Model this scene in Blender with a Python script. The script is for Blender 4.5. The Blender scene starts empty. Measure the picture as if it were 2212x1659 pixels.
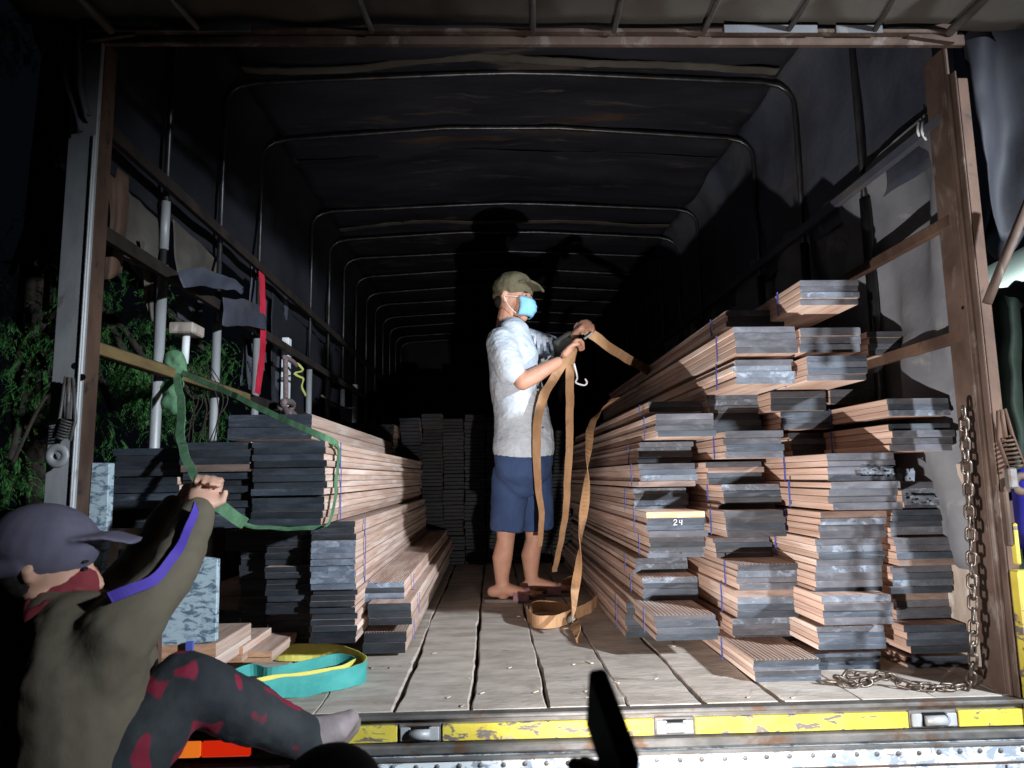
import bpy, bmesh, math, random
from mathutils import Vector, Matrix, noise as mnoise
R = math.radians
rnd = random.Random(7)
S = bpy.context.scene
COL = S.collection

# ------------------------------------------------------------------ camera
CAM = Vector((0, 0, 0.60))                 # 0.6 m above the truck deck (deck top is z = 0)
F = 1535.0                                  # focal length in px of the 2212 x 1659 view
PSI, TH, RO = R(1.75), R(7.45), R(0.95)
fw = Vector((math.sin(PSI)*math.cos(TH), math.cos(PSI)*math.cos(TH), math.sin(TH)))
r0 = Vector((math.cos(PSI), -math.sin(PSI), 0)); u0 = r0.cross(fw)
rt = r0*math.cos(RO) - u0*math.sin(RO); up = u0*math.cos(RO) + r0*math.sin(RO)
cam = bpy.data.cameras.new('camera'); co = bpy.data.objects.new('camera', cam); COL.objects.link(co)
co.matrix_world = Matrix(((rt.x, up.x, -fw.x, CAM.x), (rt.y, up.y, -fw.y, CAM.y), (rt.z, up.z, -fw.z, CAM.z), (0, 0, 0, 1)))
cam.sensor_width = 36; cam.lens = 36*F/2212; cam.clip_start = 0.02; cam.clip_end = 400
cam.dof.use_dof = True; cam.dof.focus_distance = 2.9; cam.dof.aperture_fstop = 5.0
S.camera = co
def ray(px, py): return fw + rt*((px-1106)/F) - up*((py-829.5)/F)
def PY(px, py, Y): d = ray(px, py); return CAM + d*((Y-CAM.y)/d.y)
def PX(px, py, X): d = ray(px, py); return CAM + d*((X-CAM.x)/d.x)
def PZ(px, py, Z): d = ray(px, py); return CAM + d*((Z-CAM.z)/d.z)

# ------------------------------------------------------------------ night world and lamps
w = bpy.data.worlds.new('World'); S.world = w; w.use_nodes = True
bg = w.node_tree.nodes['Background']; bg.inputs[0].default_value = (0.35, 0.45, 0.7, 1); bg.inputs[1].default_value = 0.004
S.view_settings.view_transform = 'Standard'; S.view_settings.look = 'None'; S.view_settings.gamma = 1
S.view_settings.exposure = 0.0
def spot(name, loc, target, power, cone, blend, size, color):
    l = bpy.data.lights.new(name, 'SPOT'); l.energy = power; l.spot_size = R(cone); l.spot_blend = blend
    l.shadow_soft_size = size; l.color = color
    o = bpy.data.objects.new(name, l); COL.objects.link(o); o.location = loc
    o.rotation_euler = (Vector(target)-Vector(loc)).to_track_quat('-Z', 'Y').to_euler(); return o
# motorbike headlamp behind the tailgate, low, and a cooler work lamp out to the right
spot('headlamp', (0.24, 1.05, 0.06), (0.90, 3.0, 0.90), 250, 104, 1.0, 0.014, (1.0, 0.945, 0.90))
spot('work_lamp', (3.15, -0.55, 1.72), (0.1, 2.9, 0.35), 1650, 50, 0.75, 0.09, (0.84, 0.92, 1.0))
spot('yard_lamp', (3.6, 4.2, 2.9), (5.2, 6.4, 1.6), 420, 70, 0.4, 0.08, (0.85, 1.0, 0.95))

# ------------------------------------------------------------------ materials
def mat(name, c1, c2, scale=(8, 8, 8), rough=0.75, metal=0.0, lo=0.35, hi=0.65, patch=None, pscale=(5, 5, 5), pt=0.6, ps=0.05,
        patch2=None, p2scale=(9, 9, 9), p2t=0.62, bump=0.2, bscale=None, rand=0.0, emit=None, es=0, spec=0.3, bdist=0.004, pd=6):
    m = bpy.data.materials.new(name); m.use_nodes = True; nt = m.node_tree; n = nt.nodes; L = nt.links
    b = n['Principled BSDF']; b.inputs['Roughness'].default_value = rough; b.inputs['Metallic'].default_value = metal
    b.inputs['Specular IOR Level'].default_value = spec
    g = n.new('ShaderNodeNewGeometry'); oi = n.new('ShaderNodeObjectInfo')
    off = n.new('ShaderNodeVectorMath'); off.operation = 'MULTIPLY_ADD'
    comb = n.new('ShaderNodeCombineXYZ')
    for i in range(3): L.new(oi.outputs['Random'], comb.inputs[i])
    L.new(comb.outputs[0], off.inputs[0]); off.inputs[1].default_value = (17, 31, 23); L.new(g.outputs['Position'], off.inputs[2])
    def nz(sc, det=5, rg=0.6, dist=0.0):
        mp = n.new('ShaderNodeMapping'); mp.inputs['Scale'].default_value = sc; L.new(off.outputs[0], mp.inputs[0])
        t = n.new('ShaderNodeTexNoise'); t.inputs['Scale'].default_value = 1; t.inputs['Detail'].default_value = det
        t.inputs['Roughness'].default_value = rg; t.inputs['Distortion'].default_value = dist; L.new(mp.outputs[0], t.inputs['Vector']); return t.outputs['Fac']
    def step(v, a, bb):
        mr = n.new('ShaderNodeMapRange'); mr.inputs[1].default_value = a; mr.inputs[2].default_value = bb; L.new(v, mr.inputs[0]); return mr.outputs[0]
    def mix(f, a, c):
        mx = n.new('ShaderNodeMix'); mx.data_type = 'RGBA'; L.new(f, mx.inputs['Factor'])
        if isinstance(a, tuple): mx.inputs['A'].default_value = (*a, 1)
        else: L.new(a, mx.inputs['A'])
        mx.inputs['B'].default_value = (*c, 1); return mx.outputs['Result']
    base = nz(scale); col = mix(step(base, lo, hi), c1, c2)
    if patch: col = mix(step(nz(pscale, pd, 0.65, 0.6 if pd > 2 else 0.2), pt-ps, pt+ps), col, patch)
    if patch2: col = mix(step(nz(p2scale, 6, 0.7, 0.3), p2t-0.03, p2t+0.03), col, patch2)
    if rand:
        hs = n.new('ShaderNodeHueSaturation'); L.new(col, hs.inputs['Color'])
        mr = n.new('ShaderNodeMapRange'); mr.inputs[3].default_value = 1-rand; mr.inputs[4].default_value = 1+rand
        L.new(oi.outputs['Random'], mr.inputs[0]); L.new(mr.outputs[0], hs.inputs['Value']); col = hs.outputs[0]
    L.new(col, b.inputs['Base Color'])
    if bump:
        bp = n.new('ShaderNodeBump'); bp.inputs['Strength'].default_value = bump; bp.inputs['Distance'].default_value = bdist
        L.new(nz(bscale, 6) if bscale else base, bp.inputs['Height']); L.new(bp.outputs[0], b.inputs['Normal'])
    if emit: b.inputs['Emission Color'].default_value = (*emit, 1); b.inputs['Emission Strength'].default_value = es
    return m
M = {}
M['timber'] = mat('timber', (.39, .26, .20), (.59, .445, .375), (35, 2.2, 70), .75, bump=.3, rand=.22, patch=(.68, .58, .52), pscale=(6, 1.2, 14), pt=.6, ps=.1)
M['timber_red'] = mat('timber_red', (.36, .225, .17), (.54, .39, .32), (35, 2.2, 70), .75, bump=.3, rand=.2)
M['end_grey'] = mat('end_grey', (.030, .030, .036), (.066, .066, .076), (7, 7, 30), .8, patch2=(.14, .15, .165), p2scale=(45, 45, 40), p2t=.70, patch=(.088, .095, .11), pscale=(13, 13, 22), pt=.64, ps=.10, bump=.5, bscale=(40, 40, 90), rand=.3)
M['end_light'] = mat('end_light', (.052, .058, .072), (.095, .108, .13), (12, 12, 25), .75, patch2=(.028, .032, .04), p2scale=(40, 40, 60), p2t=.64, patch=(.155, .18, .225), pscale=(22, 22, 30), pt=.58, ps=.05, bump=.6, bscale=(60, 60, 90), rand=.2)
M['end_frost_lit'] = mat('end_frost_lit', (.085, .10, .13), (.15, .18, .23), (12, 12, 25), .7, patch2=(.03, .035, .045), p2scale=(34, 34, 60), p2t=.64, patch=(.22, .26, .33), pscale=(22, 22, 30), pt=.58, ps=.05, bump=.6, bscale=(60, 60, 90), rand=.2)  # frosted ends, brighter copy of end_light with lamplight put into the colour
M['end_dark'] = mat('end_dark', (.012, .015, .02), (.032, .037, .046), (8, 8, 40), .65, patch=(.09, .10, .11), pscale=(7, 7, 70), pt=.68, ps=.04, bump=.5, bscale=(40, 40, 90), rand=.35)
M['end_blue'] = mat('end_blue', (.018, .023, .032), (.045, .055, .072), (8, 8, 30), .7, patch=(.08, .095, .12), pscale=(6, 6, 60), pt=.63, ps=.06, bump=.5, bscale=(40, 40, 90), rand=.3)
M['end_brown'] = mat('end_brown', (.09, .06, .05), (.17, .12, .10), (9, 9, 50), .7, bump=.4, rand=.2)
M['end_bare'] = mat('end_bare', (.36, .18, .10), (.55, .32, .2), (20, 20, 60), .75, bump=.3, rand=.1)
M['end_wrap'] = mat('end_wrap', (.005, .006, .009), (.016, .018, .024), (10, 10, 40), .6, patch=(.09, .11, .13), pscale=(7, 7, 50), pt=.70, ps=.03, bump=.7, bscale=(25, 25, 60), rand=.5)
M['band'] = mat('band', (.05, .07, .30), (.08, .11, .42), rough=.35, bump=0)
M['deck'] = mat('deck', (.33, .285, .245), (.52, .46, .405), (6, 14, 6), .9, patch=(.52, .49, .46), pscale=(5, 26, 5), pt=.62, ps=.08, patch2=(.10, .085, .075), p2scale=(4, 9, 5), p2t=.68, bump=.5, bscale=(30, 60, 30), rand=.14)
M['steel_grey'] = mat('steel_grey', (.08, .078, .075), (.16, .152, .148), (9, 9, 20), .5, .3, patch=(.10, .06, .04), pscale=(8, 8, 12), pt=.6)
M['straw'] = mat('straw', (.36, .31, .24), (.48, .42, .34), bump=0)
M['ochre'] = mat('ochre', (.10, .068, .03), (.17, .12, .05), (20, 5, 20), .8)
M['tarp_dark'] = mat('tarp_dark', (.008, .009, .013), (.019, .020, .027), (2, 2, 2), .7, bump=.4, bscale=(5, 5, 5), bdist=.01)  # darker copy of tarp; carries the shade on the left canopy cloth
M['rust'] = mat('rust', (.055, .035, .027), (.115, .076, .06), (7, 7, 5), .7, .15, patch=(.17, .14, .125), pscale=(11, 11, 5), pt=.6, ps=.05, patch2=(.05, .02, .016), p2scale=(30, 30, 12), p2t=.7, bump=.4)
M['rust_dark'] = mat('rust_dark', (.05, .028, .02), (.11, .065, .045), (8, 8, 4), .8, .1, bump=.4, patch=(.02, .018, .018), pscale=(14, 14, 9), pt=.62)
M['galv'] = mat('galv', (.26, .27, .28), (.38, .39, .40), (14, 14, 5), .5, .2, patch=(.16, .12, .09), pscale=(12, 12, 7), pt=.68, bump=.2)
M['rail_shaded'] = mat('rail_shaded', (.010, .008, .007), (.028, .02, .016), (8, 8, 8), .8, bump=.3)  # darker rust for the left rails, shade put into the colour
M['tube'] = mat('tube', (.035, .036, .04), (.075, .078, .083), (14, 14, 9), .36, .75, patch=(.05, .035, .025), pscale=(12, 12, 7), pt=.6, bump=.2)
M['yellow'] = mat('yellow', (.42, .33, .04), (.55, .46, .07), (10, 10, 10), .45, patch=(.13, .11, .10), pscale=(16, 16, 40), pt=.57, ps=.015, patch2=(.30, .27, .16), p2scale=(7, 7, 15), p2t=.66, bump=.35, bscale=(30, 30, 30))
M['peel'] = mat('peel', (.20, .24, .30), (.30, .34, .39), (9, 9, 9), .55, patch=(.60, .64, .66), pscale=(20, 20, 26), pt=.47, ps=.018, patch2=(.11, .045, .025), p2scale=(5, 5, 16), p2t=.66, bump=.6, bscale=(17, 17, 26), bdist=.003)
M['peel_blue'] = mat('peel_blue', (.06, .11, .16), (.12, .17, .22), (9, 9, 9), .55, patch=(.36, .45, .50), pscale=(30, 30, 70), pt=.46, ps=.05, patch2=(.10, .06, .05), p2scale=(12, 12, 20), p2t=.66, bump=.6, bscale=(42, 42, 55), bdist=.003)
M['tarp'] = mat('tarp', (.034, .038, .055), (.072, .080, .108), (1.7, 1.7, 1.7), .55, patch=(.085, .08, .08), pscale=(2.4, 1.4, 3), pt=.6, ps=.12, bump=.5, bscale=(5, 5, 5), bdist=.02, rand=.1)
M['tarp_roof'] = mat('tarp_roof', (.012, .0125, .017), (.027, .029, .038), (1.1, 3.5, 2), .5, patch=(.10, .05, .018), pscale=(.55, 3.2, 1), pt=.70, ps=.07, patch2=(.06, .05, .045), p2scale=(1.5, 6, 3), p2t=.6, bump=.5, bscale=(2, 9, 3), bdist=.015)
M['tarp_pale'] = mat('tarp_pale', (.095, .10, .115), (.16, .165, .18), (2.5, 2.5, 2.5), .65, patch=(.25, .24, .22), pscale=(6, 6, 6), pt=.64, ps=.08, bump=.4, bscale=(6, 6, 6), bdist=.015)
M['tarp_brown'] = mat('tarp_brown', (.05, .045, .038), (.10, .09, .075), (3, 3, 3), .7, bump=.4, bscale=(8, 8, 8))
M['tarp_flap'] = mat('tarp_flap', (.075, .067, .058), (.11, .10, .088), (2, 2, 2), .7, bump=.4, bscale=(4, 4, 4), bdist=.01)
M['ply'] = mat('ply', (.27, .22, .18), (.42, .36, .31), (14, 14, 5), .75, patch=(.5, .47, .43), pscale=(16, 16, 10), pt=.58, bump=.3)
M['chain'] = mat('chain', (.065, .048, .038), (.14, .115, .10), (60, 60, 60), .38, .75, bump=.2)
M['skin'] = mat('skin', (.42, .21, .14), (.50, .27, .19), (18, 18, 18), .55, bump=.1)
M['skin2'] = mat('skin2', (.50, .28, .20), (.58, .35, .26), (18, 18, 18), .55, bump=.1)
M['shirt'] = mat('shirt', (.44, .49, .56), (.56, .60, .65), (5, 5, 9), .9, patch=(.40, .47, .56), pscale=(34, 34, 34), pt=.58, ps=.08, bump=.7, bscale=(8, 8, 13), bdist=.03)
M['stripe'] = mat('stripe', (.30, .33, .38), (.36, .39, .44), (9, 9, 9), .8, bump=.1)
M['shorts'] = mat('shorts', (.028, .052, .13), (.045, .08, .18), (6, 6, 4), .85, bump=.5, bscale=(7, 7, 3), bdist=.02)
M['hat'] = mat('hat', (.085, .075, .045), (.13, .115, .07), (14, 14, 14), .9, bump=.4)
M['mask'] = mat('mask', (.17, .42, .64), (.24, .50, .70), (20, 20, 6), .7, bump=.2)
M['hair'] = mat('hair', (.012, .010, .009), (.03, .025, .022), (60, 60, 60), .6)
M['eye'] = mat('eye', (.01, .01, .01), (.02, .02, .02), rough=.2, bump=0)
M['sandal'] = mat('sandal', (.20, .10, .12), (.28, .15, .17), (20, 20, 20), .7)
M['sole'] = mat('sole', (.13, .105, .09), (.18, .15, .13), (20, 20, 20), .8)
M['orange'] = mat('orange', (.30, .165, .08), (.40, .235, .13), (20, 20, 9), .85, patch=(.24, .15, .10), pscale=(14, 14, 9), pt=.62, bump=.3, bscale=(150, 150, 150), bdist=.001)
M['glove'] = mat('glove', (.10, .095, .08), (.15, .14, .12), (20, 20, 20), .85)
M['green'] = mat('green', (.06, .15, .08), (.12, .24, .13), (40, 40, 15), .75, bump=.4, bscale=(150, 150, 150), bdist=.001)
M['teal'] = mat('teal', (.04, .27, .25), (.07, .36, .33), (9, 9, 20), .7, bump=.3, bscale=(200, 200, 200), bdist=.001)
M['straplemon'] = mat('straplemon', (.62, .55, .10), (.75, .68, .17), (9, 9, 20), .7, bump=.3, bscale=(200, 200, 200), bdist=.001)
M['red'] = mat('red', (.42, .012, .03), (.55, .03, .06), (9, 9, 9), .6, bump=.1)
M['lime'] = mat('lime', (.55, .62, .15), (.7, .75, .25), (9, 9, 9), .6, bump=.1)
M['rope'] = mat('rope', (.14, .10, .10), (.24, .18, .18), (60, 60, 60), .85, bump=.5)
M['capcloth'] = mat('capcloth', (.10, .092, .135), (.14, .13, .18), (9, 9, 9), .8, bump=.2)
M['jacket'] = mat('jacket', (.085, .072, .050), (.12, .102, .074), (4, 4, 4), .85, bump=.4, bscale=(6, 6, 4), bdist=.02)
M['purple'] = mat('purple', (.05, .03, .27), (.08, .05, .36), (9, 9, 9), .7, bump=.1)
M['redmask'] = mat('redmask', (.15, .018, .025), (.22, .035, .045), (9, 9, 9), .8, bump=.3)
M['trouser'] = mat('trouser', (.012, .016, .02), (.03, .034, .038), (6, 6, 6), .85, patch=(.17, .012, .03), pscale=(14, 14, 11), pt=.57, ps=.02, pd=1, bump=.4, bscale=(6, 6, 5), bdist=.02)
M['shoe'] = mat('shoe', (.22, .18, .19), (.32, .27, .27), (20, 20, 20), .8, bump=.3)
M['black'] = mat('black', (.003, .003, .003), (.006, .006, .006), rough=.8, bump=0, spec=.1)
M['lamp_red'] = mat('lamp_red', (.5, .01, .005), (.6, .02, .01), (30, 5, 5), .2, bump=0, emit=(1, .03, .005), es=.55)
M['lamp_amber'] = mat('lamp_amber', (.6, .12, .01), (.7, .2, .02), (30, 5, 5), .2, bump=0, emit=(1, .22, .02), es=.7)
M['leaf'] = mat('leaf', (.022, .085, .022), (.055, .16, .04), (3, 3, 3), .6, bump=0, rand=.2)
M['leaf_dry'] = mat('leaf_dry', (.12, .12, .02), (.22, .2, .05), (3, 3, 3), .7, bump=0)
M['bark'] = mat('bark', (.02, .015, .012), (.045, .037, .03), (20, 20, 4), .9, bump=.6)
M['ground'] = mat('ground', (.035, .04, .02), (.07, .065, .04), (2, 2, 2), .95, bump=.6, bscale=(12, 12, 12), bdist=.03)
M['sheet'] = mat('sheet', (.62, .72, .70), (.74, .82, .80), (3, 3, 3), .5, bump=.1)
M['greencloth'] = mat('greencloth', (.014, .026, .018), (.034, .05, .036), (2, 2, 6), .7, bump=.5, bscale=(5, 5, 3), bdist=.02)
M['white'] = mat('white', (.7, .73, .76), (.8, .82, .85), (9, 9, 9), .6, bump=.2)
M['chalk'] = mat('chalk', (.55, .56, .58), (.7, .7, .7), (90, 90, 90), .9, bump=0)
M['bluebarrel'] = mat('bluebarrel', (.02, .02, .28), (.05, .04, .4), rough=.4, bump=0)

# ------------------------------------------------------------------ mesh helpers
def mobj(name, bm, m, parent=None, smooth=False):
    me = bpy.data.meshes.new(name); bmesh.ops.recalc_face_normals(bm, faces=bm.faces); bm.to_mesh(me); bm.free()
    for x in (m if isinstance(m, (list, tuple)) else [m]): me.materials.append(M[x] if isinstance(x, str) else x)
    if smooth:
        for p in me.polygons: p.use_smooth = True
    o = bpy.data.objects.new(name, me); COL.objects.link(o)
    if parent is not None: o.parent = parent
    return o
def tag(o, label, cat, group=None, kind=None):
    if label: o['label'] = label
    if cat: o['category'] = cat
    if group: o['group'] = group
    if kind: o['kind'] = kind
    return o
def thing(name, label, cat, group=None):
    o = bpy.data.objects.new(name, None); COL.objects.link(o); o.empty_display_size = .1; return tag(o, label, cat, group)
def hexa(bm, P8, mi=0, bev=0):
    vs = [bm.verts.new(p) for p in P8]; fs = []
    for f in ((0, 1, 2, 3), (7, 6, 5, 4), (0, 4, 5, 1), (1, 5, 6, 2), (2, 6, 7, 3), (3, 7, 4, 0)):
        fc = bm.faces.new([vs[i] for i in f]); fc.material_index = mi; fs.append(fc)
    if bev:
        es = {e for f in fs for e in f.edges}; bmesh.ops.bevel(bm, geom=list(es), offset=bev, segments=1, affect='EDGES')
def box(bm, x0, x1, y0, y1, z0, z1, bev=0, mi=0):
    hexa(bm, [(x0, y0, z0), (x1, y0, z0), (x1, y1, z0), (x0, y1, z0), (x0, y0, z1), (x1, y0, z1), (x1, y1, z1), (x0, y1, z1)], mi, bev)
def boxo(name, dims, m, parent=None, bev=.002):
    bm = bmesh.new(); box(bm, *dims, bev=bev); return mobj(name, bm, m, parent)
def smooth_path(pts, n=6):
    pts = [Vector(p) for p in pts]; out = []
    if len(pts) < 3: return pts
    for i in range(len(pts)-1):
        p0 = pts[max(i-1, 0)]; p1 = pts[i]; p2 = pts[i+1]; p3 = pts[min(i+2, len(pts)-1)]
        for k in range(n):
            t = k/n; out.append(.5*((2*p1)+(p2-p0)*t+(2*p0-5*p1+4*p2-p3)*t*t+(3*p1-p0-3*p2+p3)*t*t*t))
    out.append(pts[-1]); return out
def loft(bm, pts, rad, hint=(0, 1, 0), n=14, caps=True, mi=0):
    """closed tube through pts; rad = (a along 'hint' side, b across) per point"""
    pts = [Vector(p) for p in pts]; rad = [(r, r) if not isinstance(r, (tuple, list)) else r for r in rad]
    if caps:
        d0 = (pts[0]-pts[1]).normalized(); d1 = (pts[-1]-pts[-2]).normalized()
        P, Q = [], []
        for a in (82, 60, 32):
            r = rad[0]; mm = min(r); P.append(pts[0]+d0*mm*math.sin(R(a))); Q.append((r[0]*math.cos(R(a)), r[1]*math.cos(R(a))))
        pp = P+pts; qq = Q+rad
        for a in (32, 60, 82):
            r = rad[-1]; mm = min(r); pp.append(pts[-1]+d1*mm*math.sin(R(a))); qq.append((r[0]*math.cos(R(a)), r[1]*math.cos(R(a))))
        pts, rad = pp, qq
    rings = []; h = Vector(hint)
    for i, p in enumerate(pts):
        t = (pts[min(i+1, len(pts)-1)]-pts[max(i-1, 0)])
        t = t.normalized() if t.length > 1e-9 else Vector((0, 0, 1))
        a = (h-t*h.dot(t))
        if a.length < 1e-3: a = t.orthogonal()
        a.normalize(); b = t.cross(a)
        rings.append([bm.verts.new(p+a*rad[i][0]*math.cos(2*math.pi*k/n)+b*rad[i][1]*math.sin(2*math.pi*k/n)) for k in range(n)])
    for i in range(len(rings)-1):
        for k in range(n):
            f = bm.faces.new((rings[i][k], rings[i][(k+1) % n], rings[i+1][(k+1) % n], rings[i+1][k])); f.material_index = mi
    for f in (bm.faces.new(rings[0][::-1]), bm.faces.new(rings[-1])): f.material_index = mi
def tube(name, pts, r, m, parent=None, n=10, sm=0):
    bm = bmesh.new(); p = smooth_path(pts, sm) if sm else [Vector(q) for q in pts]
    loft(bm, p, [r]*len(p), hint=(.3, .9, .1), n=n, caps=False); return mobj(name, bm, m, parent, True)
def ellip(bm, c, r, rot=None, u=16, v=10, mi=0):
    mt = Matrix.Translation(Vector(c)) @ (rot.to_4x4() if rot else Matrix()) @ Matrix.Diagonal((*r, 1))
    res = bmesh.ops.create_uvsphere(bm, u_segments=u, v_segments=v, radius=1, matrix=mt)
    for vt in res['verts']:
        for f in vt.link_faces: f.material_index = mi
def remesh(o, vox, sm=4, disp=0, dscale=.08):
    md = o.modifiers.new('r', 'REMESH'); md.mode = 'VOXEL'; md.voxel_size = vox; md.use_smooth_shade = True
    s = o.modifiers.new('s', 'SMOOTH'); s.iterations = sm; s.factor = .5
    if disp:
        t = bpy.data.textures.new('folds', 'CLOUDS'); t.noise_scale = dscale; t.noise_depth = 2
        d = o.modifiers.new('d', 'DISPLACE'); d.texture = t; d.strength = disp; d.mid_level = .5; d.texture_coords = 'GLOBAL'
    return o
def ribbon(name, pts, wv, thick, m, parent=None, sm=6, twist=None):
    """flat webbing swept along pts; wv = width vector(s); m = [front, back]"""
    P = smooth_path(pts, sm) if sm else [Vector(p) for p in pts]
    n = len(P); W = []
    for i in range(n):
        if callable(wv): W.append(Vector(wv(i/(n-1))))
        else: W.append(Vector(wv))
    for i in range(1, n-1): P[i] = P[i]+mnoise.noise_vector(P[i]*14)*.005; W[i] = W[i]+mnoise.noise_vector(P[i]*17+Vector((5, 1, 2)))*W[i].length*.10
    bm = bmesh.new(); rows = []
    for i in range(n):
        t = (P[min(i+1, n-1)]-P[max(i-1, 0)]).normalized(); nn = t.cross(W[i]); nn = nn.normalized()*thick/2 if nn.length > 1e-6 else Vector((0, thick/2, 0))
        a, b = P[i]-W[i]/2, P[i]+W[i]/2
        rows.append([bm.verts.new(q) for q in (a+nn, b+nn, b-nn, a-nn)])
    for i in range(n-1):
        for k in range(4):
            f = bm.faces.new((rows[i][k], rows[i][(k+1) % 4], rows[i+1][(k+1) % 4], rows[i+1][k])); f.material_index = 1 if k >= 2 and isinstance(m, (list, tuple)) else 0
    bm.faces.new(rows[0][::-1]); bm.faces.new(rows[-1])
    return mobj(name, bm, m, parent, False)
def cloth(name, fn, nu, nv, m, parent=None, amp=.0, fs=3.0, thick=.003, seed=0, kill=None):
    bm = bmesh.new(); g = []
    for j in range(nv+1):
        row = []
        for i in range(nu+1):
            u, v = i/nu, j/nv; p = Vector(fn(u, v))
            d = mnoise.noise_vector(p*fs+Vector((seed*7.3, seed, 0)))*amp + mnoise.noise_vector(p*fs*2.7+Vector((seed, 3, 1)))*amp*.4
            row.append(bm.verts.new(p+d))
        g.append(row)
    for j in range(nv):
        for i in range(nu):
            if kill and kill((i+.5)/nu, (j+.5)/nv): continue
            bm.faces.new((g[j][i], g[j][i+1], g[j+1][i+1], g[j+1][i]))
    bmesh.ops.delete(bm, geom=[v for v in bm.verts if not v.link_faces], context='VERTS')
    o = mobj(name, bm, m, parent, True); s = o.modifiers.new('s', 'SOLIDIFY'); s.thickness = thick; return o

# ================================================================== SETTING
bm = bmesh.new(); box(bm, -60, 60, -60, 60, -1.25, -1.15)
tag(mobj('ground', bm, 'ground'), 'dark trodden yard ground behind and beside the truck', 'ground', kind='structure')

# ================================================================== TRUCK
XL, XR = -1.21, 1.45            # inner faces of the canopy sides
YE = 9.4
truck = thing('truck', 'open-backed cargo truck with plank deck, tarpaulin canopy and yellow sill, loaded with timber', 'truck')
# deck planks, each its own board with ragged edges
seams = [PY(x, 1532, 1.965).x for x in (512, 680, 852, 1020, 1186, 1354, 1519, 1685, 1856, 2015)]
sx = [seams[0]-.43, seams[0]-.215] + seams + [seams[-1]+.19, seams[-1]+.26]
sx[0] = -1.25; sx.insert(1, (sx[0]+sx[1])/2)
wide = {4: .004, 5: .007, 6: .010, 7: .005, 8: .003, 9: .004, 10: .005}
for i in range(len(sx)-1):
    a, b = sx[i], sx[i+1]
    if b-a < .03: continue
    bm = bmesh.new(); nseg = 70; rows = []
    gl = wide.get(i, .004)/2; gr = wide.get(i+1, .004)/2
    for k in range(nseg+1):
        y = 1.955 + (YE-1.955)*(k/nseg)**1.6 + (rnd.uniform(-.004, .004) if k == 0 else 0)
        def wob(s, q): return mnoise.noise(Vector((s*3.1, y*3.2, q)))*.010 + mnoise.noise(Vector((s*9.1, y*14, q)))*.005
        zz = mnoise.noise(Vector((i*5.0, y*1.1, 0)))*.0014
        xa = a+gl+wob(i, 1); xb = b-gr+wob(i+.5, 2)
        rows.append([bm.verts.new(p) for p in ((xa, y, -.03), (xa+.001, y, zz-.003), (xa+.005, y, zz), (xb-.005, y, zz), (xb-.001, y, zz-.003), (xb, y, -.03))])
    for k in range(nseg):
        for j in range(6): bm.faces.new((rows[k][j], rows[k][(j+1) % 6], rows[k+1][(j+1) % 6], rows[k+1][j]))
    bm.faces.new(rows[0][::-1]); bm.faces.new(rows[-1])
    mobj('deck_plank', bm, 'deck', truck)
boxo('deck_bearer', (-1.25, 1.5, 2.0, YE, -.14, -.05), 'rust_dark', truck)
# nail heads and chips lying on the deck: far too small to pick apart
bm = bmesh.new()
for q in sx[1:-1]:
    for yy in [2.06+.61*j for j in range(9)]:
        for dx in (-.035, .035): bmesh.ops.create_cone(bm, segments=7, radius1=.0045, radius2=.0045, depth=.003, cap_ends=True, matrix=Matrix.Translation((q+dx+rnd.uniform(-.006, .006), yy+rnd.uniform(-.01, .01), .0015)))
bm.free()
bm = bmesh.new()
for _ in range(36):
    x_, y_ = rnd.uniform(-.6, 1.3), 1.97+abs(rnd.gauss(0, .6)); a_ = rnd.uniform(0, 3.14); l_ = rnd.uniform(.003, .010)*(2 if rnd.random() < .08 else 1); d_ = Vector((math.cos(a_), math.sin(a_), 0))*l_; n_ = Vector((-math.sin(a_), math.cos(a_), 0))*l_*.3
    c_ = Vector((x_, y_, .002)); u_ = Vector((0, 0, .0022)); hexa(bm, [c_-d_-n_, c_+d_-n_, c_+d_+n_, c_-d_+n_, c_-d_-n_+u_, c_+d_-n_+u_, c_+d_+n_+u_, c_-d_+n_+u_])
tag(mobj('wood_chips', bm, 'straw'), 'pale wood chips and sawdust scattered on the plank deck', 'wood chips', kind='stuff')
# steel lip, yellow rear sill, lower lip
zY0, zY1 = PY(1100, 1598, 1.92).z, PY(1100, 1562, 1.92).z
boxo('deck_lip', (-1.28, 1.52, 1.915, 1.952, -.012, -.001), 'steel_grey', truck, .003)
boxo('sill_core', (-1.28, 1.52, 1.935, 1.99, zY0-.02, -.0125), 'steel_grey', truck)
hx = [(861, 952), (1416, 1501), (1969, 2072)]
hX = [(PY(a, 1580, 1.92).x, PY(b, 1580, 1.92).x) for a, b in hx]
xs = [-.62] + [v for h in hX for v in h] + [1.50]
for k in range(0, len(xs), 2):
    boxo('sill_strip', (xs[k]+.004, xs[k+1]-.004, 1.922, 1.934, zY0, zY1), 'yellow', truck, .0015)
boxo('lower_lip', (-1.28, 1.52, 1.905, 1.94, zY0-.026, zY0-.004), 'steel_grey', truck, .004)
for a, b in hX:
    h = boxo('hinge', (a, b, 1.925, 1.934, zY0-.002, zY1+.002), 'steel_grey', truck, .002)
    boxo('hinge_leaf', (a+.004, a+.03, 1.916, 1.925, zY0+.004, zY1-.004), 'galv', h, .002)
    boxo('hinge_leaf', (b-.03, b-.004, 1.916, 1.925, zY0+.004, zY1-.004), 'galv', h, .002)
    c = (a+b)/2; tube('hinge_pin', [(c-.026, 1.914, (zY0+zY1)/2), (c+.026, 1.914, (zY0+zY1)/2)], .0125, 'galv', h, 14)
    bmv = bmesh.new(); box(bmv, c-.03, c+.03, 1.92, 1.926, zY0+.004, zY1-.003, .001); mobj('hinge_slot', bmv, 'black', h)
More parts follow.
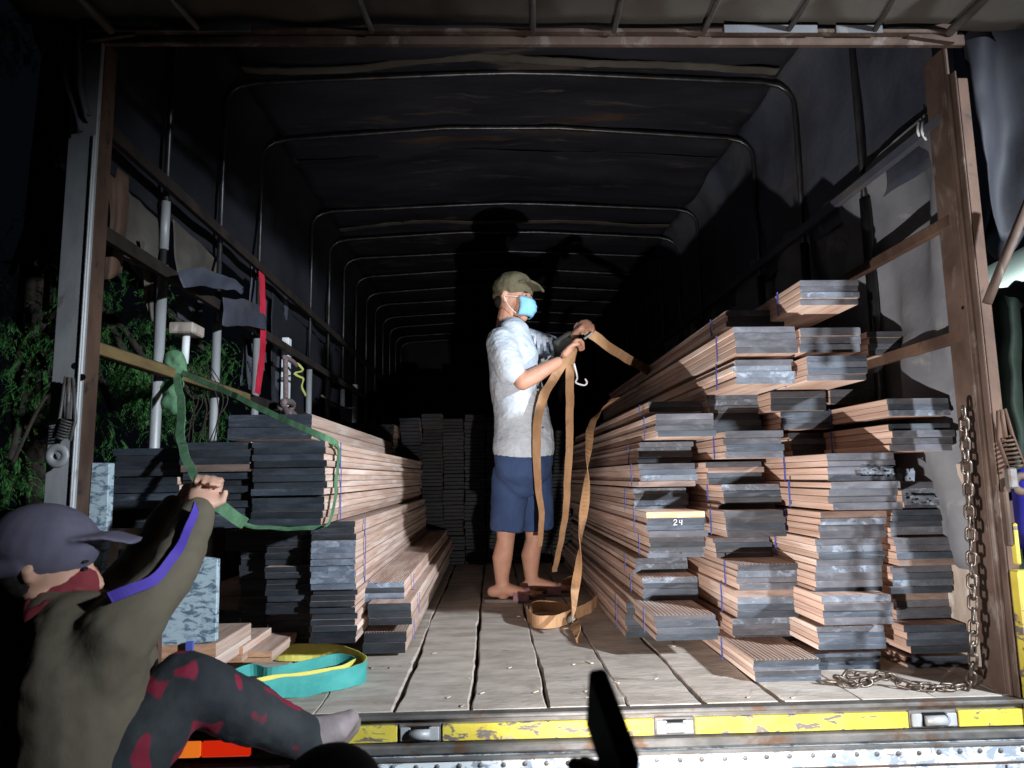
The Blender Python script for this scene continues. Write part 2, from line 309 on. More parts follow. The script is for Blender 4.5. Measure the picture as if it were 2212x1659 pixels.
# hanging tailgate, peeling paint, rivets
tz = zY0-.032
tg = bmesh.new()
box(tg, -1.28, 1.52, 1.900, 1.93, tz-.75, tz, .003)
tail = mobj('tailgate', tg, 'peel', truck)
boxo('tailgate_rim', (-1.28, 1.52, 1.892, 1.9, tz-.006, tz+.004), 'steel_grey', tail)
boxo('tailgate_rib', (-1.28, 1.52, 1.896, 1.9, tz-.052, tz-.046), 'rust_dark', tail)
def dome_mesh():
    b = bmesh.new(); bmesh.ops.create_uvsphere(b, u_segments=10, v_segments=6, radius=1); me = bpy.data.meshes.new('rivet'); b.to_mesh(me); b.free()
    me.materials.append(M['steel_grey']); [setattr(p, 'use_smooth', True) for p in me.polygons]; return me
rivm = dome_mesh(); x = -1.2
while x < 1.5:
    o = bpy.data.objects.new('rivet', rivm); COL.objects.link(o); o.parent = tail; o.location = (x, 1.8995, tz-.020+rnd.uniform(-.001, .001)); o.scale = (.0065, .004, .0065); x += .056+rnd.uniform(-.004, .004)
x = -1.15
while x < 1.5: boxo('tailgate_joint', (x, x+.003, 1.8975, 1.9005, tz-.75, tz-.055), 'rust_dark', tail, 0); x += .41
# tail lamp cluster at the left under the deck
a, b = PY(392, 1608, 1.90), PY(552, 1608, 1.90)
lamp = boxo('tail_lamp', (a.x-.01, b.x+.01, 1.87, 1.91, a.z-.024, a.z+.024), 'black', truck, .004)
mid = a.x+(b.x-a.x)*.35
boxo('lamp_lens', (a.x, mid-.002, 1.858, 1.869, a.z-.018, a.z+.018), 'lamp_amber', lamp, .002)
boxo('lamp_lens', (mid+.002, b.x, 1.858, 1.869, a.z-.018, a.z+.018), 'lamp_red', lamp, .002)

# corner posts
pl0, pl1, pl2 = PY(130, 605, 1.94).x, PY(194, 605, 1.94).x, PY(222, 605, 1.97).x
zt = PY(1100, 91, 1.95).z
lp = boxo('corner_post', (pl0, pl1, 1.93, 1.945, -.10, zt), 'galv', truck, .003); lp['label'] = 'left corner post of grey galvanised channel with rusty inner side'
boxo('post_side', (pl1-.004, pl1+.001, 1.9455, 2.01, -.09, zt-.001), 'rust_dark', lp)
boxo('post_edge', (pl1-.008, pl1-.002, 1.922, 1.9295, .15, zt-.3), 'galv', lp)
for px, py in ((178, 815), (164, 790)):
    c = PY(px, py, 1.93); b_ = bmesh.new(); bmesh.ops.create_cone(b_, segments=12, radius1=.009, radius2=.009, depth=.003, cap_ends=True, matrix=Matrix.Translation(c+Vector((0, -.001, 0))) @ Matrix.Rotation(R(90), 4, 'X')); mobj('bolt_hole', b_, 'black', lp)
rp0, rp1, rp2 = PY(2121, 900, 1.95).x, PY(2129, 900, 1.95).x, PY(2172, 900, 1.93).x
rp = boxo('corner_post', (rp0, rp1, 1.95, 1.965, -.06, zt), 'rust', truck, .003); rp['label'] = 'right corner post of rusty brown channel with paint flakes'
boxo('post_edge', (rp1, rp1+.005, 1.93, 1.97, -.06, zt-.1), 'rust', rp, .002)
boxo('post_flange', (rp1+.0085, rp2, 1.935, 1.95, .05, zt-.12), 'rust_dark', rp, .003)
boxo('post_side', (rp0-.001, rp0+.006, 1.966, 2.055, -.03, zt-.01), 'rust', rp)
boxo('post_foot', (rp1+.009, rp1+.19, 1.90, 1.934, -.06, .33), 'yellow', rp, .004)
for px, py in ((2080, 665), (2088, 905), (2100, 1130), (2105, 1290)):
    c = PX(px, py, rp0-.0015); b_ = bmesh.new(); bmesh.ops.create_cone(b_, segments=10, radius1=.005, radius2=.005, depth=.003, cap_ends=True, matrix=Matrix.Translation(c) @ Matrix.Rotation(R(90), 4, 'Y')); mobj('bolt_hole', b_, 'black', rp)
# cross beam over the opening, gusset plates
bL, bR = pl0+.04, rp1
beam = boxo('cross_beam', (bL, rp2, 1.93, 1.95, zt-.018, zt+.016), 'rust', truck, .003)
boxo('beam_flange', (bL, bR, 1.905, 1.929, zt+.005, zt+.016), 'rust', beam, .002)
for x0, x1 in ((350, 545), (1560, 1760), (1800, 1900)):
    p, q = PY(x0, 80, 1.92), PY(x1, 80, 1.92); boxo('torn_tape', (p.x, q.x, 1.900, 1.9045, zt-.0, zt+.024), 'tarp_pale', beam, .001)
for s, xx in ((-1, bL), (1, bR)):
    bm = bmesh.new(); hexa(bm, [(xx, 1.915, zt-.02), (xx-s*.14, 1.915, zt-.0), (xx-s*.14, 1.9285, zt-.0), (xx, 1.9285, zt-.02), (xx+s*.02, 1.915, zt+.05), (xx-s*.12, 1.915, zt+.02), (xx-s*.12, 1.9285, zt+.02), (xx+s*.02, 1.9285, zt+.05)]); mobj('gusset', bm, 'rust', truck)
# raised rear flap: ribs sloping up towards the camera, tarpaulin above them
flap = bpy.data.objects.new('rear_flap', None); COL.objects.link(flap); flap.parent = truck
def flap_pt(px, t):    # t metres out from the beam
    p = PY(px, 82, 1.92); vp = Vector((0.02, 0, 0)); return Vector((p.x*(1+.10*t), 1.915-t, zt+.01+t*.175))
for px0, px1 in ((240, 175), (432, 372), (803, 776), (1152, 1150), (1327, 1341), (1521, 1551), (1702, 1746), (1888, 1930), (2052, 2125)):
    A = PY(px0, 90, 1.912); A.z = zt+.008; Bq = None
    d0 = ray(px1, 0)
    # the rib rises to z = zt+.17 where it leaves the frame
    Bq = CAM + d0*((zt+.022-CAM.z)/d0.z); dirv = (Bq-A); Bq = A+dirv*2.2
    tube('flap_rib', [A, Bq], .0085 if px0 not in (240, 2052) else .014, 'steel_grey', flap, 8)
cloth('flap_tarp', lambda u, v: (-1.32+2.95*u, 1.93-.95*v, zt+.04+.19*v-.008*math.sin(u*math.pi*9)**2), 60, 20, 'tarp_flap', flap, amp=.010, fs=4, seed=3)
# canopy hoops, alternately round tube; the lower part sleeved in brighter galvanised pipe
H0, HD = 2.53, .522
def hoop_pts(y, k):
    zl = 2.375+rnd.uniform(-.012, .012); za = zl+.065+rnd.uniform(-.008, .008); rc = .10; out = []
    xl, xr = XL+.03, XR-.03
    pts = [(xl, y, .9), (xl, y, zl-rc)]
    for a in (20, 45, 70): pts.append((xl+rc-rc*math.cos(R(a)), y, zl-rc+rc*math.sin(R(a))))
    flat = (k % 2 == 0)
    mids = [(-.1, za-.006), (.12, za), (.34, za-.004)] if k % 3 == 1 else [(-.22, za-.0), (.38, za)] if k % 3 == 2 else [(.13, za)]
    pts.append((xl+rc+.04, y, zl+.01))
    for mx, mz in mids: pts.append((mx, y, mz))
    pts.append((xr-rc-.04, y, zl+.01))
    for a in (70, 45, 20): pts.append((xr-rc+rc*math.cos(R(a)), y, zl-rc+rc*math.sin(R(a))))
    pts += [(xr, y, zl-rc), (xr, y, .9)]
    return pts
k = 0; y = H0
while y < YE:
    if k != 3: tube('canopy_hoop', hoop_pts(y, k), .0115, 'tube', truck, 10)
    if k in (3, 7):
        boxo('stake', (XL+.01, XL+.05, y-.03, y+.03, .0, 1.42), 'white', truck, .003)
        boxo('stake', (XR-.05, XR-.01, y-.03, y+.03, .0, 1.2), 'galv', truck, .003)
    else:
        tube('stake', [(XL+.03, y, .0), (XL+.03, y, 1.38 - (.1 if k == 1 else 0))], .019, 'galv', truck, 12)
        if k == 0: tube('stake', [(XL+.03, y, 1.44), (XL+.03, y, 1.62)], .0165, 'galv', truck, 12)
        tube('stake', [(XR-.03, y, .0), (XR-.03, y, 1.62)], .019, 'tube', truck, 12)
    y += HD; k += 1
# side rails
for z, m_ in ((.99, 'rail_shaded'), (1.34, 'rail_shaded'), (1.66, 'rail_shaded')):
    boxo('side_rail', (XL+.052, XL+.075, 2.0, YE, z-.022, z+.022), m_, truck, .002)
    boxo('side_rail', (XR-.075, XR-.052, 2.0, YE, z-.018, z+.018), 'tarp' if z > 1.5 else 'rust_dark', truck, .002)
boxo('side_board', (XL+.077, XL+.10, 2.03, 3.3, .965, 1.0), 'ochre', truck, .002)
# canopy cloth: roof, two sides, front end
def roofz(x): return 2.475-.05*abs((x-.12)/1.3)**1.2
cloth('canopy_roof', lambda u, v: (XL+.1+(XR-XL-.2)*u, 2.02+(YE-2.02)*v, roofz(XL+.1+(XR-XL-.2)*u)-.02*abs(math.sin((2.02+(YE-2.02)*v-H0)/HD*math.pi))), 40, 150, 'tarp_roof', truck, amp=.028, fs=2.6, seed=1)
for i_, ys in enumerate((2.95, 3.85, 4.95, 6.3)):
    ribbon('canopy_seam', [(XL+.14+(XR-XL-.28)*t, ys+.02*math.sin(t*9+i_), roofz(XL+.14+(XR-XL-.28)*t)-.034-.012*math.sin(t*13+i_)) for t in [j/14 for j in range(15)]], (0, .045, 0), .006, 'tarp_dark' if i_ % 2 else 'tarp_brown', truck)
for sgn, X in ((-1, XL), (1, XR)):
    def fn(u, v, sgn=sgn, X=X):
        y = 2.02+(YE-2.02)*u; z = (1.60 if sgn < 0 else 1.60)+(2.42-1.60)*v
        inn = max(0, v-.75)*4; return (X-sgn*(inn**2)*.11, y, z+(.03*inn if inn else 0))
    cloth('canopy_side', fn, 150, 22, 'tarp' if sgn > 0 else 'tarp_dark', truck, amp=.035, fs=2.2, seed=5+sgn)  # left cloth takes the darker tarp, its shade put into the colour
cloth('canopy_side', lambda u, v: (XR+.03*math.sin(u*78+v*5)+.015*math.sin(u*190-v*7), 2.02+(YE-2.02)*u, .30+1.42*v), 170, 30, 'tarp_pale', truck, amp=.045, fs=3.0, seed=9)
cloth('canopy_side', lambda u, v: (XL-.0, 3.9+(YE-3.9)*u, .2+1.45*v), 110, 20, 'tarp_dark', truck, amp=.03, fs=3.0, seed=11)  # lower left cloth likewise has its shade in the colour
boxo('side_wall', (XR+.01, XR+.03, 2.03, YE, -.02, .62), 'ply', truck, .003)
boxo('side_wall', (XL-.03, XL-.01, 2.3, YE, -.02, .55), 'ply', truck, .003)
cloth('canopy_front', lambda u, v: (XL+(XR-XL)*u, YE, .0+2.5*v), 20, 20, 'tarp_dark', truck, amp=.03, seed=4)
# rolled hem along the right rail, with pale tie cord
ribbon('hem_roll', [PX(x, y, XR-.03) for x, y in ((2002, 262), (1960, 300), (1905, 345), (1850, 405), (1780, 455))], (0, .012, -.05), .012, 'tarp_pale', truck)
for dx in (0, 9): tube('tie_cord', [PX(1985+dx, 262, XR-.06), PX(1983+dx, 285, XR-.08), PX(1992+dx, 302, XR-.06)], .004, 'white', truck, 6, 4)
# torn cloth hanging on the left side, between rails
def rag(poly_t, poly_b, X, m_, seed, nm='torn_tarp'):
    def fn(u, v):
        def lerp(P): 
            t = u*(len(P)-1); i = min(int(t), len(P)-2); f = t-i; return P[i][0]*(1-f)+P[i+1][0]*f, P[i][1]*(1-f)+P[i+1][1]*f
        a, b = lerp(poly_t), lerp(poly_b); return PX(a[0]*(1-v)+b[0]*v, a[1]*(1-v)+b[1]*v, X+.010*math.sin(u*6+v*3+seed))
    return cloth(nm, fn, 26, 22, m_, truck, amp=.016, fs=4, seed=seed)
rag([(262, 395), (345, 470)], [(262, 560), (345, 590)], XL, 'tarp_brown', 1)
rag([(300, 520), (348, 545)], [(325, 690), (345, 705)], XL, 'tarp_brown', 2)
rag([(375, 470), (475, 570)], [(380, 590), (470, 600)], XL, 'tarp_brown', 3)
rag([(372, 585), (440, 575), (528, 615)], [(390, 622), (455, 618), (525, 634)], XL+.16, 'tarp', 4)
rag([(485, 640), (565, 660)], [(480, 700), (572, 712)], XL+.1, 'tarp', 5)
rag([(380, 640), (440, 650)], [(385, 690), (435, 705)], XL-.1, 'tarp', 6)
rag([(540, 560), (620, 650)], [(545, 760), (625, 880)], XL-.02, 'tarp', 7)
rag([(520, 720), (560, 740)], [(515, 830), (560, 850)], XL-.05, 'tarp', 8)
rag([(225, 330), (275, 380)], [(225, 600), (262, 590)], XL+.0, 'rust_dark', 9)
# outer tarpaulin drapes left and right of the opening
def drape(poly_t, poly_b, Y, m_, seed, nu=22, nv=30, fold=.03):
    def fn(u, v):
        def lerp(P):
            t = u*(len(P)-1); i = min(int(t), len(P)-2); f = t-i; return P[i][0]*(1-f)+P[i+1][0]*f, P[i][1]*(1-f)+P[i+1][1]*f
        a, b = lerp(poly_t), lerp(poly_b); p = PY(a[0]*(1-v)+b[0]*v, a[1]*(1-v)+b[1]*v, Y); p.y += fold*math.sin(u*9+2*v+seed); return p
    return cloth('side_drape', fn, nu, nv, m_, truck, amp=.02, fs=4, seed=seed)
drape([(40, -60), (110, -60), (190, -60), (215, 60)], [(128, 360), (150, 372), (165, 385), (172, 300)], 2.0, 'tarp_pale', 1)
drape([(110, -20), (185, 20)], [(168, 300), (186, 250)], 1.93, 'tarp_pale', 2, 8, 16)
drape([(2070, 70), (2140, -60), (2230, -60), (2420, -60)], [(2112, 330), (2180, 520), (2240, 470), (2420, 420)], 1.99, 'tarp_dark', 3)
drape([(2118, 190), (2180, 200), (2420, 200)], [(2126, 470), (2150, 575), (2300, 350)], 2.06, 'tarp_dark', 4)
# prop bar of the flap on the right
tube('prop_bar', [PY(2132, 655, 1.88), PY(2160, 585, 1.86), PY(2230, 415, 1.82)], .0125, 'rust', truck, 10)
# left stub of the side gate with peeling pale-blue paint
def panel(pts, Y, th, m_, name):
    bm = bmesh.new(); f = [PY(a, b, Y) for a, b in pts]; v0 = [bm.verts.new(p) for p in f]; v1 = [bm.verts.new(p+Vector((0, th, 0))) for p in f]; n = len(f)
    bm.faces.new(v0); bm.faces.new(v1[::-1])
    for i in range(n): bm.faces.new((v0[i], v0[(i+1) % n], v1[(i+1) % n], v1[i]))
    bmesh.ops.bevel(bm, geom=bm.edges[:], offset=.002, segments=1, affect='EDGES')
    return mobj(name, bm, m_, truck)
panel([(255, 1186), (330, 1180), (400, 1198), (470, 1208), (466, 1385), (240, 1420)], 2.02, .02, 'peel_blue', 'gate_stub')
panel([(198, 1000), (236, 1000), (228, 1170), (212, 1290), (180, 1290)], 2.0, .03, 'peel_blue', 'gate_stub')
panel([(225, 1330), (322, 1372), (318, 1500), (215, 1500)], 1.97, .02, 'peel_blue', 'gate_stub')
panel([(324, 1180), (348, 1180), (340, 1520), (318, 1520)], 1.96, .02, 'rust_dark', 'gate_post')
# spring latches on both corner posts
def latch(side):
    if side < 0: P = lambda x, y, d=0: PY(x, y, 1.90+d); X = [(150, 815), (146, 905), (139, 925), (126, 975)]
    else: P = lambda x, y, d=0: PY(x, y, 1.905+d); X = [(2163, 885), (2172, 945), (2190, 985), (2205, 1036)]
    e = bpy.data.objects.new('spring_latch', None); COL.objects.link(e); e.parent = truck
    a, b, c, d = [P(*q) for q in X]
    tube('latch_rod', [a, b], .006, 'steel_grey' if side < 0 else 'rust_dark', e, 8)
    ax = (d-b).normalized(); L = (c-b).length+.028; sd = ax.cross(Vector((0, 1, 0))).normalized()
    pts = [b+ax*(L*t/60)+(sd*math.cos(t*.72)+Vector((0, 1, 0))*math.sin(t*.72))*.015 for t in range(61)]
    tube('latch_spring', pts, .0032, 'rust_dark' if side > 0 else 'steel_grey', e, 6)
    for s in (-1, 1): tube('latch_frame', [a+sd*s*.010, b+sd*s*.021, b+ax*L+sd*s*.022], .0045, 'steel_grey' if side < 0 else 'rust_dark', e, 6)
    b_ = bmesh.new(); n = 20
    mt = Matrix.Translation(d+ax*.012) @ Matrix.Rotation(R(90), 4, 'X')
    for i in range(n):
        t = 2*math.pi*i/n
        for j in range(8):
            q = 2*math.pi*j/8; b_.verts.new(mt @ Vector(((.021+.011*math.cos(q))*math.cos(t), (.021+.011*math.cos(q))*math.sin(t), .006*math.sin(q))))
    b_.verts.ensure_lookup_table()
    for i in range(n):
        for j in range(8): b_.faces.new([b_.verts[((i+di) % n)*8+(j+dj) % 8] for di, dj in ((0, 0), (1, 0), (1, 1), (0, 1))])
    mobj('latch_ring', b_, 'galv' if side < 0 else 'rust', e, True)
latch(-1); latch(1)
# clutter of brackets on the outer right sill corner
for (x0, y0, x1, y1), m_ in (((2166, 1060, 2190, 1180), 'rust'), ((2188, 1130, 2206, 1220), 'yellow'), ((2176, 1010, 2200, 1055), 'steel_grey')):
    a, b = PY(x0, y0, 1.88), PY(x1, y1, 1.88); boxo('bracket', (a.x, b.x, 1.875, 1.898, b.z, a.z), m_, truck, .004)

# ================================================================== TIMBER
def board_mesh(grooved=False):
    bm = bmesh.new(); cx, cz = .012, .09
    if not grooved: prof = [(-.5+cx, 0), (.5-cx, 0), (.5, cz), (.5, 1-cz), (.5-cx, 1), (-.5+cx, 1), (-.5, 1-cz), (-.5, cz)]
    else:
        prof = [(-.5+cx, 0), (.5-cx, 0), (.5, cz), (.5, 1-cz), (.5-cx, 1)]; n = 15
        for i in range(n):
            c = .5-cx-(i+.5)/n*(1-2*cx); g = .011; prof += [(c+g, 1), (c+g*.6, .86), (c-g*.6, .86), (c-g, 1)]
        prof += [(-.5+cx, 1), (-.5, 1-cz), (-.5, cz)]
    A = [bm.verts.new((x, 0, z)) for x, z in prof]; B = [bm.verts.new((x, 1, z)) for x, z in prof]
    for i in range(len(prof)):
        j = (i+1) % len(prof); bm.faces.new((A[i], A[j], B[j], B[i]))
    f0 = bm.faces.new(A[::-1]); f1 = bm.faces.new(B); f0.material_index = f1.material_index = 1
    me = bpy.data.meshes.new('board'); bmesh.ops.recalc_face_normals(bm, faces=bm.faces); bm.to_mesh(me); bm.free()
    me.materials.append(M['timber']); me.materials.append(M['end_grey']); return me
BM, BG = board_mesh(), board_mesh(True)
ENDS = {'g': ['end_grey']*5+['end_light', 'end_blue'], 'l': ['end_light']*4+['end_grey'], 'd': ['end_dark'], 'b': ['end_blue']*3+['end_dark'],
        'f': ['end_frost_lit'], 'n': ['end_brown'], 'o': ['end_bare'], 'm': ['end_grey', 'end_light', 'end_grey', 'end_blue', 'end_light'], 'k': ['end_grey', 'end_dark', 'end_dark'],
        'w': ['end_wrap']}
NB = 0
def bundle(x0, x1, yt, yb, Y, n, label, L=2.3, style='g', wood='timber', grooved=False, band=.16, group=None, W=None, jit=.006, lay=None, rot=0, name='board_bundle'):
    """a strapped bundle of n boards, its front end facing the camera at depth Y"""
    global NB; NB += 1
    a, b = PY(x0, yt, Y), PY(x1, yb, Y); c = PY(x0, yb, Y); xw = (a.x+b.x)/2; wdt = W or (b.x-a.x)
    zt_, zb = (a.z+PY(x1, yt, Y).z)/2, (c.z+b.z)/2; zb = max(zb, .001); th = (zt_-zb)/n
    root = thing(name, label, 'timber bundle', group); root.location = (xw, Y, zb); root.rotation_euler.z = rot
    for i in range(n):
        top = grooved and i == n-1
        o = bpy.data.objects.new('board', BG if top else BM); COL.objects.link(o); o.parent = root
        o.scale = (wdt-rnd.uniform(0, .004), L+rnd.uniform(-.03, .03), th*rnd.uniform(.955, .985))
        o.location = (rnd.uniform(-jit, jit), rnd.uniform(-.6, 1)*jit*1.3, i*th)
        o.rotation_euler = (0, 0, rnd.uniform(-.0022, .0022))
        s = lay[n-1-i] if lay and n-1-i < len(lay) else style
        for si, mm in ((0, 'timber_red' if (wood == 'timber' and rnd.random() < .12) else wood), (1, rnd.choice(ENDS[s]))):
            o.material_slots[si].link = 'OBJECT'; o.material_slots[si].material = M[mm]
    if band:
        hw, h = wdt/2+jit+.0015, zt_-zb+.002; bm = bmesh.new(); bw = .010
        p = (-hw, -hw+.0012) if xw > 0 else (hw-.0012, hw)
        box(bm, p[0], p[1], band, band+bw, -.001, h)
        mobj('band', bm, 'band', root)
    return root
ORD = ['topmost', 'second', 'third', 'fourth', 'fifth', 'sixth', 'seventh', 'eighth', 'ninth', 'tenth', 'eleventh', 'twelfth']
K = 315.0
def D(W): return K/W
GR = 'timber bundles stacked against the right side'
c1n = 'of the right-hand column beside the walking gap'
# topmost crooked layers
bundle(1724, 1860, 604.6, 657.6, 2.24, 4, 'short bundle of grooved boards perched highest of all on the right-hand pile', L=1.6, style='g', group=GR, W=.197)
bundle(1568, 1698, 670, 706, 2.50, 3, 'flat bundle whose end is half in shadow under the highest perched bundle', L=2.6, style='k', lay='kdd', group=GR)  # dark end colours paint in the shadow on this bundle
bundle(1585, 1724, 705, 763, 2.27, 4, 'overhanging bundle with pale underside directly below the half-shadowed one', L=2.8, style='g', lay='glgg', group=GR)
bundle(1726, 1861, 708, 761, 2.30, 3, 'bundle with a split pale middle board below the highest perched bundle', L=2.7, style='g', lay='glg', group=GR)
bundle(1872, 1975, 716, 768, 2.42, 4, 'narrow bundle resting nearest the rusty rail at the upper right of the pile', L=2.4, style='g', lay='gglg', group=GR)
bundle(1585, 1717, 776, 829, 2.30, 4, 'bundle with a slightly sloping end, left one of the pair with bright undersides', L=2.8, style='g', lay='ggll', group=GR, rot=.01)
bundle(1743, 1878, 768, 821, 2.26, 4, 'bundle beside the sloping one, right one of the pair with bright undersides', L=2.7, style='g', lay='glgg', group=GR)
bundle(1526, 1648, 848, 935, 2.62, 6, 'deep set bundle with frosty pale end in shadow over the second column', L=2.5, style='g', lay='llgddd', group=GR, band=0)  # dark ends of the lower boards paint in the shadow on them
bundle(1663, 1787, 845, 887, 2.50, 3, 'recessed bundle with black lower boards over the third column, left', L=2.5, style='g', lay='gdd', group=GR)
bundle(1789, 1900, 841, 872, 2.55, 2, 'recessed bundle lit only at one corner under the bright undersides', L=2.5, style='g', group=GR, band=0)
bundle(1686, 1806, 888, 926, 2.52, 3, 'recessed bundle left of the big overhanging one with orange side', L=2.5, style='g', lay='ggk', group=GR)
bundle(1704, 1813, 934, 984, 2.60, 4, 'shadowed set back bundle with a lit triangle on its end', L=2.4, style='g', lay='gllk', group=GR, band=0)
# column 1
col1 = [(1392, 1525, 867, 890, 120, 2, 'kd', 0), (1415, 1544, 893, 943, 129, 4, 'gggk', 0), (1380, 1499, 954, 999, 119, 4, 'llgd', 0), (1380, 1509, 1001, 1051, 125, 4, 'ggln', 0),  # dark ends in the first and third bundles paint in their shadow
        (1370, 1488, 1054, 1104, 118, 4, 'lgll', 0), (1397, 1526, 1105, 1160, 129, 4, 'ogbg', 0), (1401, 1521, 1160, 1204, 122, 4, 'gkll', 0), (1370, 1484, 1205, 1242, 114, 3, 'mll', 0), (1389, 1506, 1246, 1298, 119, 4, 'lbbb', 0)]
for i, (a, b, t, u, W_, n, lay, _) in enumerate(col1):
    bundle(a, b, t, u, D(W_), n, f'{ORD[i]} bundle from the top {c1n}' + (', marked 24' if i == 5 else ''), L=5.0-D(W_), lay=lay, group=GR, W=.203, grooved=(i == 8), band=.12+.03*(i % 3))
bundle(1416, 1550, 1329, 1383, 2.36, 4, 'grooved bundle jutting forward at the foot of the column beside the gap', L=2.6, style='b', lay='gbbb', group=GR, grooved=True, W=.205, band=.13)
bundle(1352, 1470, 1300, 1380, 2.72, 6, 'dark recessed bottom bundle under the jutting one beside the gap', L=2.3, style='d', group=GR, W=.205)  # dark ends put the shade of the recess into the colour
# column 2
col2 = [(1565, 1695, 930, 989, 130, 4, 'gggl'), (1526, 1650, 997, 1045, 124, 4, 'gndd'), (1562, 1691, 1046, 1088, 128, 3, 'lgg'), (1551, 1681, 1088, 1102, 127, 1, 'g'), (1565, 1698, 1102, 1160, 132, 4, 'gggl'), (1544, 1668, 1161, 1204, 124, 4, 'gggg'),  # dark lower ends of the second bundle paint in its cast shadow
        (1592, 1727, 1218, 1274, 134, 4, 'glgg'), (1591, 1727, 1274, 1334, 134, 4, 'nlgg'), (1579, 1716, 1335, 1386, 131, 4, 'lggb')]
for i, (a, b, t, u, W_, n, lay) in enumerate(col2):
    bundle(a, b, t, u, D(W_), n, f'{ORD[i]} bundle from the top of the second right-hand column from the gap', L=5.0-D(W_), lay=lay, group=GR, W=.203, grooved=(i in (6,)), wood='timber', band=0 if n == 1 else .10+.03*(i % 3))
bundle(1626, 1775, 1423, 1488, 2.12, 4, 'grooved bundle jutting furthest forward on the deck near the chain', L=2.7, lay='bbgb', group=GR, grooved=True, band=.26)
# column 3
col3 = [(1787, 1935, 978, 1038, 146, 4, 'gglg'), (1791, 1946, 1040, 1101, 149, 4, 'gggg'), (1772, 1915, 1104, 1162, 143, 4, 'nllg'), (1765, 1908, 1162, 1222, 142, 4, 'gmbg'), (1765, 1908, 1222, 1284, 142, 4, 'gggb'),
        (1779, 1929, 1286, 1350, 147, 4, 'ggbg'), (1768, 1912, 1353, 1403, 143, 4, 'gbbb'), (1757, 1901, 1409, 1462, 141, 4, 'bbbb')]
for i, (a, b, t, u, W_, n, lay) in enumerate(col3):
    bundle(a, b, t, u, D(W_), n, f'{ORD[i]} bundle from the top of the third right-hand column', L=5.0-D(W_), lay=lay, group=GR, W=.21 if i > 1 else .212, wood='timber_red' if i % 3 else 'timber', band=.30-.03*(i % 3) if i < 4 else 0)
# column 4
col4 = [(1916, 2057, 860, 898, 146, 3, 'gbl'), (1919, 2067, 914, 974, 146, 4, 'kkgg'), (1957, 2052, 977, 1023, 122, 3, 'nnn'), (1950, 2083, 1040, 1097, 137, 4, 'gllg'), (1919, 2060, 1101, 1162, 138, 5, 'gkkkg'), (1925, 2082, 1162, 1222, 140, 4, 'gggn'),
        (1919, 2066, 1222, 1281, 139, 4, 'kkgk'), (1935, 2069, 1281, 1343, 137, 4, 'nggg'), (1960, 2098, 1350, 1412, 142, 4, 'bbbb'), (1965, 2096, 1418, 1474, 141, 4, 'bbbb')]
for i, (a, b, t, u, W_, n, lay) in enumerate(col4):
    bundle(a, b, t, u, D(W_), n, f'{ORD[i]} bundle from the top of the column nearest the hanging chain', L=5.0-D(W_), lay=lay, group=GR, W=.197, wood='timber_red', band=.36 if i < 2 else 0, jit=.009)
# number chalked on a board end
def digit(bm, pts, Y, r=.0011):
    P = [PY(a, b, Y) for a, b in pts]; loft(bm, P, [r]*len(P), hint=(0, 1, 0), n=5, caps=False)
bm = bmesh.new(); Yc = D(129)-.010
digit(bm, [(1455, 1125.5), (1457, 1122.5), (1461, 1122.5), (1462, 1126), (1458, 1130), (1454.5, 1134), (1463, 1133.5)], Yc)
digit(bm, [(1468.5, 1123), (1467.5, 1129), (1474, 1129)], Yc); digit(bm, [(1473, 1122.5), (1472.5, 1134)], Yc)
tag(mobj('chalk_number', bm, 'chalk'), 'chalked number 24 on a grey board end beside the gap', 'chalk mark')
# white frosty smears where wrap ice blue plastic peeks out on the right piles
def scrap(pts, Y, m_, nm='plastic_wrap', label='', seed=0):
    def fn(u, v):
        p0 = PY(pts[0]+(pts[2]-pts[0])*u, pts[1]+(pts[3]-pts[1])*v, Y); return p0
    o = cloth(nm, fn, 14, 6, m_, None, amp=.004, fs=40, thick=.001, seed=seed, kill=lambda u, v: mnoise.noise(Vector((u*6+seed, v*4, seed)))> .28); tag(o, label, 'plastic wrap', 'scraps of crinkled plastic wrap'); return o
scrap((1858, 1011, 1930, 1026), D(146)-.014, 'end_light', label='crinkled clear plastic scrap on the end of the third column', seed=2)
scrap((1936, 1012, 1975, 1040), 2.19, 'end_light', label='crinkled plastic scrap between third column and column by the chain', seed=3)
scrap((1953, 1070, 2030, 1090), D(137)-.014, 'end_light', label='crinkled silvery plastic scrap on the column by the chain', seed=4)

# ---------------------------------------------------- left stacks
GL = 'timber bundles stacked against the left side'
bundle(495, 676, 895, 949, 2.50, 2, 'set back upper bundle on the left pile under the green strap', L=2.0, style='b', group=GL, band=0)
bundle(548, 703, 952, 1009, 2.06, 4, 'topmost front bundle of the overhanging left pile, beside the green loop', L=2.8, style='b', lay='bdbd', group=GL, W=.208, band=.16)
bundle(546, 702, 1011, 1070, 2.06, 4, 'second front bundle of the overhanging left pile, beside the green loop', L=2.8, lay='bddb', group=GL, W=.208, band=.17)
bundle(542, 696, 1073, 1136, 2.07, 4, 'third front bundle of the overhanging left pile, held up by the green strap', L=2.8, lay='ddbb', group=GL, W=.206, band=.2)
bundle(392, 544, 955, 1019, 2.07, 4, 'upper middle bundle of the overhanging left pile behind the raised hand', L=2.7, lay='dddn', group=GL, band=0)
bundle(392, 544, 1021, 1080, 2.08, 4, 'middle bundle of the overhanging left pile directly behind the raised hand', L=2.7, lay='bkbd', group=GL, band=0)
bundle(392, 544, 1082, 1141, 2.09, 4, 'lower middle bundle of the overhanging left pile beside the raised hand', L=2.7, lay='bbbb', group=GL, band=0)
bundle(247, 390, 968, 1028, 2.12, 4, 'upper outermost bundle of the left pile behind the corner post', L=2.6, lay='bddd', group=GL, band=0)
